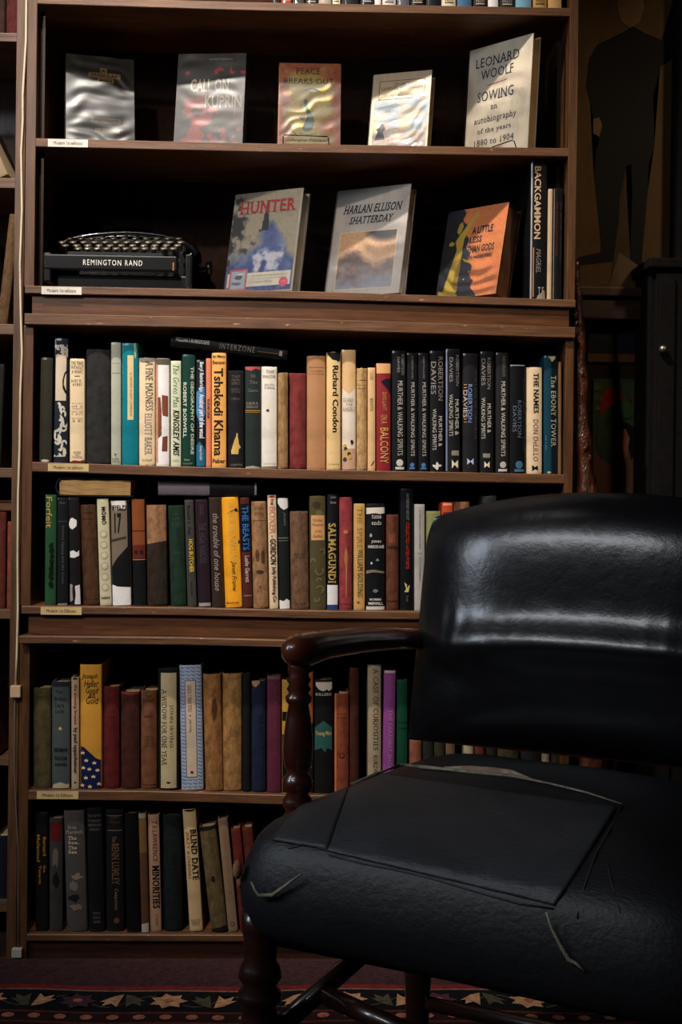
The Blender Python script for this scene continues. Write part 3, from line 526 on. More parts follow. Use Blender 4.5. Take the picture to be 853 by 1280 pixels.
put(5,(99.2,127.6),831,'gloss',(196,140,52),'tall golden spine with starry navy foot and looped handwriting',[H('Joseph',.08,.8,.07,.125,BK,'i'),H('Heller',.2,.85,.125,.18,BK,'i'),H('Good',.28,.85,.18,.23,BK,'i'),H('as',.4,.7,.23,.265,BK,'i'),H('Gold',.3,.85,.26,.315,BK,'i'),('G',[(.03,.655),(.2,.665),(.5,.72),(.75,.755),(.97,.77),(.97,.998),(.03,.998)],(24,28,62),'navy_field')]+stars)
put(5,(128,149.6),858,'cloth',(84,24,24),'dark crimson cloth spine right of the golden one',[H('The',.3,.7,.2,.23,(110,50,36),'si'),H('Castle',.2,.8,.25,.29,(110,50,36),'si')],wear=.001)
put(5,(150.4,174.8),865,'cloth',(60,28,22),'brownish maroon cloth spine with worn red head',[('G',[(.03,.003),(.97,.003),(.97,.02),(.5,.035),(.03,.02)],(130,50,36),'worn_head')],wear=.001)
put(5,(175.4,196.6),863,'cloth',(104,64,42),'terracotta brown spine with small dark title lines',[H('THE',.35,.65,.05,.075,(40,24,20),'s'),H('SUNSET',.15,.85,.09,.12,(40,24,20),'s'),H('HARDY',.2,.8,.25,.275,(40,24,20),'s')]+[H('LINES OF',.24,.76,.46+.03*i,.48+.03*i,(50,30,24),'s') for i in range(4)]+[('R',.05,.95,.955,.96,(50,30,24))],wear=.001)
sc = put(5,(197,224.4),836,'cloth',(18,17,18),'black slipcase holding a pale buff title spine',[('R',.14,.86,.035,.985,(176,160,122),'buff_spine'),V('JOHN IRVING',.52,.72,.30,.65,(60,52,44),'s'),V('A WIDOW FOR ONE YEAR',.18,.42,.17,.80,(56,48,42),'s'),blob(.5,.94,.12,.012,(40,36,34))], cat='slipcase')
els = [('R',.03,.97,.003,.997,(150,160,176),'pale_ground')]
for i in range(34):
    for j in range(4):
        a = .06+j*.24; v = .012+i*.029
        els.append(('G',[(a,v),(a+.14,v+.012),(a+.14,v+.020),(a,v+.008)],(66,84,122),'dash'))
        els.append(('G',[(a+.14,v),(a+.2,v+.008),(a+.2,v+.016),(a+.14,v+.008)],(90,104,136),'dash'))
els += [('R',.24,.74,.12,.9,(60,66,84),'label_border'),('R',.27,.71,.125,.895,(190,168,146),'title_label'),V('UNTIL I FIND YOU',.36,.54,.16,.37,(70,60,60),'s'),('C',.46,.405,.035,(50,40,40)),V('John Irving',.38,.54,.43,.54,(70,60,60),'si'),blob(.5,.86,.08,.014,(50,40,40))]
bb = put(5,(223.6,252,226.4,255),832,'paper',(150,160,176),'blue and white patterned spine with long cream label',els)
put(5,(252.6,276.8,257,279.4),843,'worn',(140,96,54),'stained light brown spine, left of a matching pair',[blob(.6,.3,.2,.12,(84,50,28),'stain'),blob(.3,.86,.12,.02,(160,120,80),'stain')],wear=.0015)
put(5,(277.6,302.8),842,'worn',(148,108,62),'tan spine with faint round emblem, right of a matching pair',[blob(.5,.5,.24,.04,(128,92,52),'faint_emblem'),('R',.04,.96,.04,.043,(110,76,44))],wear=.0015)
put(5,(303.2,313.4),842,'cloth',(16,16,16),'slim black spine right of the tan pair',[])
put(5,(313.8,333),851,'cloth',(22,28,48),'navy cloth spine with torn pale head',[('G',[(.05,.003),(.6,.003),(.55,.03),(.3,.06),(.1,.045)],(150,110,84),'torn_head'),V('Leonard Merrill Harry',.66,.84,.12,.8,(50,50,60),'s')],wear=.001)
put(5,(333.6,351.6),845,'paper',(84,32,50),'plum purple spine left of the turned arm post',[('R',.04,.96,.003,.03,(90,70,74)),V('ALL THE KING AND HIS COURT',.5,.72,.08,.7,(110,60,76),'s')])
put(5,(352.4,366),850,'gloss',(168,130,50),'yellow and black spine hidden behind the turned arm post',[('R',.03,.97,.28,.36,BK,'black_band'),('R',.03,.97,.48,.99,BK,'black_band'),V('HILLWAY',.3,.7,.5,.7,(190,180,160),'')])
put(5,(366.5,379),852,'cloth',(50,36,30),'dark brown spine covered by the turned arm post',[])
put(5,(379.5,392),841,'gloss',(136,76,34),'orange brown spine emerging right of the arm post',[('R',.03,.97,.42,.99,(28,22,22),'black_field')]+swirls(4,(110,70,40),.5,.9))
put(5,(392.4,416.6),850,'gloss',(20,19,19),'black spine with a teal diamond shape and white torn head',[('G',[(.1,.02),(.95,.02),(.95,.08),(.8,.1),(.7,.085),(.5,.1),(.3,.09),(.1,.05)],(190,176,160),'torn_head'),H('KILLERS',.1,.92,.115,.14,(176,166,140),'b'),('G',[(.5,.36),(.95,.42),(.95,.62),(.7,.6),(.6,.64),(.4,.6),(.05,.62),(.05,.42)],(40,78,74),'teal_shape'),H('Young Man',.08,.92,.45,.5,(170,150,90),'b')])
put(5,(418,437),867,'cloth',(116,56,34),'rust brown cloth spine with a small round black crest',[('C',.5,.62,.2,(60,26,20),'crest'),('C',.5,.62,.13,(116,56,34),'crest'),('R',.05,.95,.2,.204,(70,34,24)),('R',.05,.95,.24,.244,(70,34,24)),('R',.03,.14,.003,.99,(170,100,60),'worn_joint')],wear=.0015)
put(5,(437.4,449.4),835,'cloth',(58,26,18),'tall narrow dark brown spine before the dark gap',[])
put(5,(459.8,477.4),831,'gloss',(150,134,108),'khaki cream spine with black sideways serif capitals',[V('A CASE OF CURIOSITIES',.4,.76,.03,.66,(36,30,28),'s'),V('KURZWEIL',.42,.7,.7,.89,(36,30,28),'s')])
put(5,(480,495.8,478,493),838,'gloss',(126,64,122),'violet spine with pale sideways capitals',[V('THE FARTHEST SHORE',.45,.75,.32,.83,(176,130,170),'s'),V('URSULA',.45,.7,.05,.25,(150,100,146),'s'),('R',.05,.95,.003,.022,(180,170,160),'chipped_head')],wear=.001)
put(5,(496.4,510),850,'gloss',(18,62,44),'dark green spine beside the chair back',[('R',.05,.95,.37,.375,(12,40,30)),('R',.05,.95,.42,.425,(12,40,30))])
for i,(a,b_,c,lab) in enumerate(((512,528,(120,70,52),'reddish brown spine under the chair back corner'),(529,543,(30,30,24),'dark spine in the seat gap right of the reddish brown one'),(543.5,557,(44,42,22),'dark olive spine in the gap above the seat'),(557.5,570,(96,72,54),'dull tan spine in the gap above the seat'),(580.5,593,(150,136,112),'pale cream spine in the gap above the seat'),(594,607,(80,36,22),'dark red spine in the gap above the seat'),(608,622,(30,26,24),'blackish spine in the gap right of the dark red one'),(623,650,(52,46,26),'wide olive brown spine in the gap above the seat'),(651,678,(24,24,24),'wide black spine in the gap above the seat'),(679,688,(130,118,96),'thin cream spine at the right of the gap above the seat'),(689,703,(40,36,24),'last dark spine at the right of the gap above the seat'))):
    put(5,(a,b_),925 if i == 0 else 850,'cloth',c,lab)

# bottom row
put(6,(43.4,60),1017,'gloss',(24,22,22),'black spine with ochre sideways lettering at the left end',[V('Bernard',.62,.86,.2,.36,(170,120,40),'b'),V('Malamud',.14,.4,.18,.41,(170,120,40),'b'),V('the',.64,.84,.44,.5,(170,120,40),'b'),V('Tenants',.3,.5,.44,.6,(170,120,40),'b')])
put(6,(61,78.6),1023,'gloss',(56,54,52),'grey spine with a dark red panel at its head',[('R',.08,.9,.04,.2,(90,24,24),'red_panel'),blob(.5,.35,.35,.12,(100,90,76),'drawn_figure',j=.6),blob(.5,.55,.3,.1,(24,24,24),'drawn_figure',j=.6)])
put(6,(79,105.4,82.6,110),1014,'gloss',(74,68,66),'grey spine with white sideways sea foam picture',[H('Iris',.2,.6,.12,.15,(170,160,146),'s'),H('Murdoch',.1,.9,.16,.19,(170,160,146),'s'),H('The',.2,.6,.21,.24,(190,174,140),'sb'),H('Sea,',.2,.7,.25,.28,(190,174,140),'sb'),H('The',.2,.6,.29,.32,(190,174,140),'sb'),H('Sea',.2,.6,.325,.355,(190,174,140),'sb'),blob(.6,.55,.35,.04,(130,112,96),'foam',j=.7),blob(.4,.62,.3,.05,(110,100,90),'foam',j=.7),blob(.5,.8,.4,.05,(120,104,90),'foam',j=.7),blob(.4,.72,.3,.05,(30,30,32),'rock',j=.6)])
put(6,(107,128.4,110.6,131),1010,'gloss',(20,20,22),'glossy black spine with small capitals at head and foot',[H('THE RIVER',.1,.9,.055,.075,(100,94,90),'s'),H('OF DIAMONDS',.1,.9,.095,.115,(100,94,90),'s'),H('ARMSTRONG',.1,.9,.13,.15,(100,94,90),'s'),H('SPERLING',.2,.8,.165,.185,(100,94,90),'s')]+[H('THE BOOK',.3,.75,.84+.035*i,.86+.035*i,(110,104,100),'s') for i in range(3)])
put(6,(131.4,154.4,132,155.4),1012,'gloss',(22,20,20),'black spine with brown capitals between thin rules',[('R',.1,.9,.05,.055,(120,100,86)),('R',.1,.9,.17,.175,(120,100,86)),H('SOUTH',.25,.75,.06,.08,(90,76,66),'s'),H('FICTIONS',.2,.8,.095,.115,(90,76,66),'s'),V('The',.4,.6,.22,.27,(120,100,86),'s'),V('BENN LUMLEY',.35,.75,.28,.62,(96,70,56),'sb'),V('Companion',.45,.7,.65,.82,(130,110,94),'si'),('C',.6,.91,.16,(96,60,46),'emblem')])
put(6,(155.6,172,157,176.4),1017,'gloss',(12,12,13),'plain glossy black spine left of a thin brown one',[])
put(6,(172.4,183,177,186.4),1017,'gloss',(110,76,44),'thin brown spine with small white foot',[('R',.03,.97,.003,.04,(150,140,124),'pale_head'),('R',.03,.97,.33,.998,(84,56,36),'lower_field'),('G',[(.05,.93),(.95,.92),(.95,.997),(.05,.997)],(170,160,150),'white_foot')])
put(6,(184.4,199,187,202.6),1019,'gloss',(160,122,96),'pinkish cream spine with long black serif title',[V('T.E.LAWRENCE:',.4,.78,.05,.41,(60,40,36),'s'),V('MINORITIES',.3,.9,.43,.80,(20,16,16),'sb'),V('CAPE',.5,.7,.85,.95,(130,96,76),'s')])
put(6,(203.4,226.4,203.4,229),1019,'cloth',(18,24,22),'blackish green spine between two cream ones',[('R',.1,.9,.2,.203,(40,46,40)),('R',.1,.9,.45,.453,(40,46,40))],wear=.001)
put(6,(227.4,245.4,237,254),1012,'gloss',(190,160,116),'leaning cream spine with black and red sideways capitals',[blob(.5,.012,.45,.012,(24,20,20),'worn_head'),V('BLIND DATE',.48,.92,.17,.58,(20,16,16),'sb'),V('JERZY KOSINSKI',.1,.38,.185,.57,(130,48,34),'s'),H('HOUGHTON',.15,.85,.9,.915,(70,50,40),'s'),H('MIFFLIN',.2,.8,.92,.935,(70,50,40),'s'),H('BOSTON',.25,.75,.94,.952,(70,50,40),'s')],wear=.0012)
put(6,(248,270,264,284.8),1034,'worn',(96,78,50),'leaning khaki cloth spine with a black floral stamp',[blob(.5,.5,.2,.045,(26,22,18),'floral_stamp',n=16,j=.65),('R',.05,.95,.12,.122,(60,50,34)),('G',[(.03,.003),(.97,.003),(.97,.03),(.03,.045)],(24,20,18),'black_head'),('G',[(.03,.97),(.97,.95),(.97,.998),(.03,.998)],(24,20,18),'black_foot')],wear=.001)
put(6,(271,285.6,286,297.4),1024,'gloss',(126,104,80),'leaning greyish cream spine with faded pink lettering',[V('THE END OF THE AFFAIR',.35,.7,.1,.66,(156,104,80),'s'),('C',.5,.93,.22,(90,60,48),'ring'),('C',.5,.93,.14,(126,104,80),'ring')])
put(6,(288,301,300,313),1036,'cloth',(90,32,22),'leaning brick red book by the front leg',[],wear=.002)
put(6,(302,316,314,328),1034,'cloth',(80,30,22),'second brick red book hidden behind the front leg',[],wear=.002)
put(6,(328,346),1040,'cloth',(34,28,26),'dark brown book between the front leg and the yellow one',[])
put(6,(347,365),1045,'cloth',(136,104,40),'mustard yellow book under the seat',[])
put(6,(366,384),1045,'cloth',(28,28,28),'black book right of the mustard one under the seat',[])

# ---- topmost row: only the feet of the spines show
top0 = [((340,351),(34,30,30),'dark grey'),((351.5,365),(150,60,44),'brick red'),((365.5,381),(60,58,58),'mid grey'),((381.5,398),(30,30,34),'charcoal'),((398.4,415),(150,140,122),'stone coloured'),((415.6,426),(200,186,156),'ivory'),((426.6,450),(28,28,30),'wide black'),((450.6,468),(26,32,46),'midnight blue'),((468.6,477),(206,196,188),'thin white'),((477.4,496),(184,178,170),'pale grey with print'),((496.6,513),(78,80,86),'slate'),((513.6,532),(22,20,22),'black with a pale mark'),((532.4,552),(24,24,30),'blue black'),((552.6,571),(200,182,152),'warm cream'),((571.6,591),(60,96,122),'steel blue'),((591.4,610),(40,20,22),'black and red'),((610.6,624),(214,210,202),'clean white'),((624.4,645),(26,26,28),'jet black, printed'),((645.6,666),(116,158,176),'light blue'),((666.4,685),(176,136,76),'ochre'),((685.4,703.5),(190,150,96),'sandy tan at the right end')]
for i,(x,c,l) in enumerate(top0):
    c2 = (170,160,140) if sum(c) < 300 else (60,50,44)
    put(0,x,-150+rz.uniform(-12,12),'gloss',c,l+' spine foot',[('R',.2,.8,.955,.963,c2),H('PRESS',.2,.8,.93,.948,c2,'s')] if i%2 else [])
for i,(a,b_) in enumerate(((49,70),(70.5,95),(95.5,112),(112.5,136),(136.5,160),(160.5,181),(181.5,205),(205.5,226),(226.5,250),(250.5,272),(272.5,296),(296.5,318),(318.5,339.5))):
    pass

# ------------------------------------------------------------------ lying books
def lying(px0, px1, ytop, ybot, Y, d, label, kind, col, els, ang, row, pages_front=False, name='book'):
    a = invy(px0, (ytop+ybot)/2, Y); b_ = invy(px1, (ytop+ybot)/2, Y)
    h = (b_.x-a.x)/math.cos(ang); w = invy(0, ytop, Y).z - invy(0, ybot, Y).z
    return a, h, w
# sloping black book across the tops of the spines: spine faces the room, head to the left
pa = invy(213.2, 425.6, .02); pb = invy(359.5, 443.6, .02)
Lh = (pb-pa).length; ang = math.atan2(pb.z-pa.z, pb.x-pa.x); th = .0195
# local z (head to tail) -> +x when rotated; head must be at the left, so the tail end (z=0) sits at the right
bk = book(pb, th, Lh, 'black sleeved book lying slanted across the spines below the typewriter', 'gloss', (20,20,21),
     [V('WILLIAM S BURROUGHS',.52,.94,.04,.33,(180,176,168),'b'),V('INTERZONE',.3,.86,.42,.72,(120,116,108),'w'),('R',.45,.52,.74,.93,(110,84,60),'thin_rule'),('R',.3,.8,.93,.955,(150,140,126),'foot_mark')],
     d=.15, rot=(0, -math.pi/2 - ang, 0), group=GRP[3], seed=11)
# book lying on its side with the page edges showing
q0 = invy(69.8, 620.0, .015); q1 = invy(167, 596.8, .015)
lb = thing('book', (q0.x, .015, invy(100, 620.6, .015).z+.0004), 'black covered book lying flat with cream page edges showing, left end', 'book', GRP[4])
Wd, Td = q1.x-q0.x, .0355
bm = bmesh.new()
pr = [(0.006,0),( -.0,.010),(-.0015,Td/2),(0,Td-.010),(.006,Td)]
out = [(Wd,0)]+pr+[(Wd,Td)]; inn = [(Wd,.0025),(.008,.0025),(.003,.011),(.0015,Td/2),(.003,Td-.011),(.008,Td-.0025),(Wd,Td-.0025)]
A = [bm.verts.new((x,0,z)) for x,z in out]; B = [bm.verts.new((x,.2,z)) for x,z in out]; C_ = [bm.verts.new((x,0,z)) for x,z in inn]; D = [bm.verts.new((x,.2,z)) for x,z in inn]
for i in range(6):
    bm.faces.new((A[i],A[i+1],B[i+1],B[i])); bm.faces.new((C_[i],D[i],D[i+1],C_[i+1])); bm.faces.new((A[i],C_[i],C_[i+1],A[i+1])); bm.faces.new((B[i],B[i+1],D[i+1],D[i]))
from_bm('cover', bm, mat('gloss', (26,26,30)), lb)
bm = bmesh.new(); n = 16; vs = []
for i in range(n+1):
    x = .006+(Wd-.012)*i/n; sag = .0012*math.sin(i*1.3)
    for z in (.003, Td/2, Td-.003): vs.append(bm.verts.new((x, .004+sag*.6, z)))
for i in range(n):
    for k in range(2): bm.faces.new((vs[i*3+k], vs[(i+1)*3+k], vs[(i+1)*3+k+1], vs[i*3+k+1]))
from_bm('page_edges', bm, mat('pages_h', (206,162,104)), lb)
boxo('page_block', .006, Wd-.006, .0065, .19, .003, Td-.003, mat('pages_h', (170,130,86)), lb)
# second lying book: spine out, grey violet jacket on the left half
r0 = invy(321.5, 610.5, .02); r1 = invy(197.5, 610.5, .02)
bk2 = book((r0.x, .02, r0.z), .031, r0.x-r1.x, 'black book lying flat with a grey violet jacket half, right of page edges', 'gloss', (26,24,26),
     [('R',.03,.97,.003,.52,(124,112,120),'grey_half'),('R',.6,.97,.003,.52,(70,60,62),'dark_strip'),('R',.1,.9,.975,.995,(150,146,140),'tail_edge')],
     d=.16, rot=(0, -math.pi/2, 0), group=GRP[4], seed=12)

# ------------------------------------------------------------------ face-out books on the two display shelves
def vnoise(u, v, su, sv, seed):
    r = np.random.RandomState(seed); g = r.rand(64, 64)
    x = (u*su) % 63; y = (v*sv) % 63; xi = x.astype(int); yi = y.astype(int); fx = x-xi; fy = y-yi
    fx = fx*fx*(3-2*fx); fy = fy*fy*(3-2*fy)
    return (g[yi, xi]*(1-fx)+g[yi, (xi+1) % 64]*fx)*(1-fy)+(g[(yi+1) % 64, xi]*(1-fx)+g[(yi+1) % 64, (xi+1) % 64]*fx)*fy
def fbm(u, v, s, seed, oc=4, asp=1.4):
    t = 0; a = .5
    for i in range(oc): t = t + a*vnoise(u, v, s*2**i, s*asp*2**i, seed+i); a *= .5
    return t/.9375
def paint(name, x0, x1, z0, z1, fn, parent, nx=70, ny=90, y=-.0004):
    us = (np.arange(nx+1)/nx); vs_ = (np.arange(ny+1)/ny)
    U, Vv = np.meshgrid(us, vs_)
    col = fn(U, Vv)                                     # (ny+1,nx+1,3) in 0..255
    co = np.stack([x0+(x1-x0)*U, np.full_like(U, y), z1-(z1-z0)*Vv], -1).reshape(-1, 3)
    idx = np.arange((nx+1)*(ny+1)).reshape(ny+1, nx+1)
    fs = np.stack([idx[:-1,:-1], idx[1:,:-1], idx[1:,1:], idx[:-1,1:]], -1).reshape(-1, 4)
    me = bpy.data.meshes.new(name); me.from_pydata(co.tolist(), [], fs.tolist()); me.update()
    at = me.color_attributes.new('Col', 'FLOAT_COLOR', 'POINT')
    c = np.clip(col.reshape(-1, 3)/255.0, 0, 1); c = np.where(c <= .04045, c/12.92, ((c+.055)/1.055)**2.4)
    at.data.foreach_set('color', np.concatenate([c, np.ones((len(c), 1))], 1).astype(np.float32).ravel())
    return link(name, me, mat('painted', (128,128,128)), parent)
def mixc(a, b, t):
    a = np.asarray(a, float); b = np.asarray(b, float); t = np.clip(t, 0, 1)[..., None]; return a*(1-t)+b*t
def sleeve(w, h, t, parent, seed, amp=.0007, horiz=True, diag=0, k_=220):
    nx, ny = 46, 70; vs, fs = [], []
    us = np.linspace(0, 1, nx+1); vv = np.linspace(0, 1, ny+1); U, Vv = np.meshgrid(us, vv)
    ph = vnoise(U, Vv, 3, 4, seed)*6
    hgt = np.sin((Vv+diag*U)*34+ph*1.6)*.35 + (vnoise(U, Vv, 2.2, 13, seed+3)-.5)*1.5 + (vnoise(U, Vv, 5, 14, seed+5)-.5)*.35
    edge = np.clip(np.minimum(U, 1-U)*6, 0, 1)
    Y = -.0016 - amp*(hgt*edge+.6)
    for j in range(ny+1):
        for i in range(nx+1): vs.append(((U[j,i]-.5)*w, min(-.0008, float(Y[j,i])), Vv[j,i]*h))
    for j in range(ny):
        for i in range(nx):
            a = j*(nx+1)+i; fs.append((a, a+1, a+nx+2, a+nx+1))
    # wrap round both long sides
    k = len(vs)
    for sx in (-1, 1):
        for z in (0, h): vs.append((sx*(w/2+.0012), .0, z)); vs.append((sx*(w/2+.0012), min(t, .03), z))
    fs.append((k, k+1, k+3, k+2)); fs.append((k+4, k+5, k+7, k+6))
    return pyd('plastic_sleeve', vs, fs, mat('sleeve', (255,255,k_)), parent, True)
def facebook(X, Y, psi, tilt, w, h, row, label, cover, els=(), t=.028, roll=0, slv=None, art=None, pages=(190,160,116), spine=None, inset=.004, kind='paper', torn=0):
    th_ = math.radians(tilt); z = SH[row](X) + t*math.sin(th_) + .0008
    h = h - t*math.sin(th_)
    root = thing('book', (X, Y, z), label, 'book', 'books shown face out on the display shelves')
    root.rotation_euler = (Matrix.Rotation(math.radians(psi), 4, 'Z') @ Matrix.Rotation(-th_, 4, 'X') @ Matrix.Rotation(-math.radians(roll), 4, 'Y')).to_euler()
    # cover: front board, spine and back board as one open shell
    rnd = random.Random(int(abs(X)*1000)); n = 14
    vs, fs = [], []; tb = .0025
    prof = [(w/2, 0), (-w/2+.003, 0), (-w/2, .003), (-w/2-.001, t/2), (-w/2, t-.003), (-w/2+.003, t), (w/2, t)]
    inn = [(w/2, tb), (-w/2+.004, tb), (-w/2+tb, .005), (-w/2+tb, t/2), (-w/2+tb, t-.005), (-w/2+.004, t-tb), (w/2, t-tb)]
    for z_ in (0, h):
        for p in prof+inn: vs.append((p[0], p[1], z_ if z_ == 0 else h))
    m = 14
    for k in range(6):
        fs.append((k, k+1, m+k+1, m+k)[::-1]); fs.append((7+k, 7+k+1, m+8+k, m+7+k))
        fs.append((k, 7+k, 8+k, k+1)); fs.append((m+k, m+k+1, m+8+k, m+7+k))
    fs.append((0, m, m+7, 7)); fs.append((6, 13, m+13, m+6))
    pyd('cover', vs, fs, mat(kind, cover), root)
    boxo('page_block', -w/2+.004, w/2-inset, tb+.0003, t-tb-.0003, .004, h-.006, mat('pages', pages), root)
    if art:
        for nm, x0, x1, v0, v1, fn, nx, ny in art: paint(nm, (x0-.5)*w, (x1-.5)*w, (1-v1)*h, (1-v0)*h, fn, root, nx, ny)
    fc = Face(w, h, lambda x: -.0002, False); fc.draw(list(els), root)
    if torn:    # small chips: dark notches on the head edge of the jacket
        pass
    if slv: sleeve(w, h, t, root, **slv)
    return root

def art_dark(U, Vv):
    n = fbm(U, Vv, 9, 3); base = mixc((38,34,24), (62,56,38), n)
    inner = ((U > .22) & (U < .95) & (Vv > .05) & (Vv < .97)).astype(float); return mixc(base, mixc((22,20,18), (40,36,28), n), inner)
facebook(-.391,.059,12.4,14,.131,.196,1,'dark brown face-out book under crinkled glossy plastic, leftmost on the upper display shelf',(52,46,32), [
    ('R',.50,.60,.13,.19,(150,116,56),'word_label'),('R',.33,.80,.185,.24,(150,116,56),'word_label'),('R',.46,.70,.245,.295,(150,116,56),'word_label'),
    H('A',.52,.58,.14,.18,BK,'b'),H('SINGULAR',.36,.77,.195,.232,BK,'b'),H('MAN',.49,.67,.253,.288,BK,'b'),
    ('R',.36,.80,.70,.76,(150,130,80),'word_label'),('R',.42,.78,.82,.87,(150,130,80),'word_label'),H('J P DONLEAVY',.39,.77,.712,.75,BK,'b'),H('A NOVEL',.5,.72,.83,.86,BK,'b'),
    blob(.1,.12,.06,.04,(20,18,14))], slv=dict(seed=21, amp=.0019, diag=.12, k_=320), art=[('cover_art',0,1,0,1,art_dark,50,70)])
def art_red(U, Vv):
    n = fbm(U, Vv, 7, 9, 5); n2 = fbm(U, Vv, 18, 31, 3)
    m = np.exp(-(((U-.38)/.2)**2+((Vv-.72)/.22)**2)) + .9*np.exp(-(((U-.88)/.1)**2+((Vv-.8)/.2)**2)) + .7*np.exp(-(((U-.5)/.5)**2+((Vv-.95)/.1)**2)) + .45*np.exp(-(((U-.65)/.25)**2+((Vv-.15)/.12)**2)) + .55*np.exp(-(((U-.2)/.1)**2+((Vv-.5)/.2)**2))
    k = ((n-.5)*2.2+m-.62)*9; return mixc(mixc((20,16,16), (30,20,20), n2), mixc((206,48,44), (150,30,30), n2), np.clip(k, 0, 1))
facebook(-.184,.058,-6.7,11,.135,.203,1,'black and red face-out book with big cream capitals under glossy plastic',(22,18,18), [
    H('CALL ON',.2,.76,.27,.41,(206,190,160),'b'),H('KUPRIN',.42,.96,.45,.58,(206,190,160),'b'),H('A NOVEL BY',.2,.42,.05,.068,(130,60,50),''),H('MAURICE EDELMAN',.46,.80,.05,.068,(150,140,126),'b')],
    slv=dict(seed=5, amp=.0005, k_=170), art=[('cover_art',0,1,0,1,art_red,90,120)])
def art_yellow(U, Vv):
    n = fbm(U, Vv, 5, 12); n2 = fbm(U, Vv, 12, 5)
    c = mixc((200,176,92), (214,196,120), n2)
    edge = np.clip((np.maximum(np.abs(U-.5)*2, (.5-Vv)*1.9)-.62)*4 + (n-.5)*2.4, 0, 1)
    edge = np.maximum(edge, np.clip(1-np.hypot((U-.78)/.14, (Vv-.75)/.12)*1.0+(n-.5), 0, 1))
    c = mixc(c, mixc((176,78,56), (196,110,80), n2), edge*.85)
    return c
bottle = [(.40,.44),(.44,.42),(.47,.44),(.46,.50),(.5,.56),(.56,.62),(.58,.70),(.55,.77),(.5,.80),(.42,.80),(.38,.77),(.46,.74),(.48,.66),(.44,.57),(.42,.50)]
facebook(.012,.055,-1.0,12,.121,.188,1,'yellow and brick red face-out book with a drawn bottle, on a wire stand',(196,160,90), [
    H('PEACE',.27,.66,.06,.13,(44,26,26),'s'),H('BREAKS OUT',.08,.88,.18,.245,(60,44,54),'s'),
    ('G',[(.40,.32),(.5,.29),(.6,.3),(.7,.34),(.6,.33),(.5,.31),(.43,.33)],(70,96,130),'arc_line'),('G',bottle,(84,112,104),'bottle_drawing'),
    ('G',[(.34,.82),(.5,.84),(.62,.82),(.62,.825),(.5,.85),(.34,.83)],(90,96,90),'arc_line'),('G',[(.2,.73),(.24,.8),(.32,.85),(.30,.855),(.22,.81),(.18,.74)],(150,110,70),'arc_line'),
    blob(.38,.64,.06,.04,(150,130,90)),H('Angela Thirkell',.2,.8,.885,.93,(60,50,44),'s')], slv=dict(seed=9, amp=.0012, diag=-.08), art=[('cover_art',0,1,0,1,art_yellow,60,90)])
def art_water(U, Vv):
    n = fbm(U, Vv, 5, 41); n2 = fbm(U, Vv, 12, 43)
    c = mixc((150,160,168), (206,180,140), np.clip((n-.35)*3, 0, 1)); c = mixc(c, (120,130,150), np.clip((.45-np.abs(Vv-.2))*n*1.2-.1, 0, 1))
    gnd = np.clip((Vv-.62)*5+(n2-.5)*3, 0, 1); c = mixc(c, mixc((90,84,100), (186,150,120), n2), gnd*.8)
    return mixc(c, (170,80,70), np.clip(1-np.hypot((U-.22)/.1, (Vv-.55)/.12)+(n2-.5), 0, 1)*.7)
facebook(.183,.057,-18.5,13,.119,.174,1,'cream face-out book with watercolour street scene and boxed title, fourth along',(206,186,156), [
    ('R',.12,.90,.10,.345,(70,50,40),'title_frame'),('R',.13,.89,.107,.338,(208,186,152),'title_panel'),
    H('The Life of',.38,.64,.13,.165,(60,40,34),'si'),H('SAMUEL JOHNSON',.16,.87,.18,.235,(44,30,28),'s'),H('by',.48,.54,.25,.27,(60,40,34),'si'),H('JAMES BOSWELL',.22,.78,.28,.32,(90,76,70),'s'),
    ('G',[(.12,.72),(.18,.70),(.2,.66),(.24,.66),(.24,.7),(.28,.73),(.24,.76),(.28,.86),(.1,.86),(.18,.78)],(50,48,56),'drawn_figure')],
    slv=dict(seed=33, amp=.0011, diag=-.5, k_=60), art=[('cover_art',.06,.97,.36,.98,art_water,60,70)], t=.03)
facebook(.375,.062,-44,4,.153,.226,1,'tall cream face-out book with navy serif words and thin red rules',(214,200,176), [
    H('LEONARD',.13,.80,.10,.185,(34,44,66),'s'),H('WOOLF',.22,.72,.215,.30,(34,44,66),'s'),('G',[(.32,.36),(.63,.345),(.63,.35),(.32,.366)],(176,70,56),'red_rule'),
    H('SOWING',.18,.74,.41,.50,(34,44,66),'s'),H('an',.40,.50,.55,.585,(44,52,70),'s'),H('autobiography',.15,.80,.635,.71,(44,52,70),'s'),H('of the years',.21,.73,.74,.80,(44,52,70),'s'),H('1880 to 1904',.16,.78,.84,.895,(44,52,70),'s'),
    ('G',[(.32,.945),(.62,.93),(.62,.935),(.32,.951)],(176,70,56),'red_rule')], slv=dict(seed=2, amp=.00025, k_=70), t=.026, kind='paper')
def art_hunter(U, Vv):
    n = fbm(U, Vv, 4, 51, 5); n2 = fbm(U, Vv, 11, 57, 4)
    c = mixc((170,158,134), (150,138,116), n2)
    mt = np.clip((Vv-.62+.35*(1-np.abs(U-.62)/.35)*((np.abs(U-.62) < .35)))*8+(n-.5)*2, 0, 1)
    blue = mixc((44,66,120), (110,124,168), np.clip(n2*1.5-.3, 0, 1)); c = mixc(c, blue, mt)
    wht = np.clip(((n2-.5)*4 + 1.4 - np.hypot((U-.6)/.2, (Vv-.72)/.13)*1.2), 0, 1)*np.clip((Vv-.5)*8, 0, 1); c = mixc(c, (200,196,200), wht)
    fol = np.clip((.33-U)*6 + (n2-.5)*5 - np.abs(Vv-.4)*5, 0, 1); c = mixc(c, (44,40,38), fol)
    sp = (np.abs(U-.52-.02*(Vv-.3)) < .05*np.clip((Vv-.07)*4, 0, 1)) & (Vv < .4) & (Vv > .08); c = mixc(c, (40,42,50), sp.astype(float))
    return c
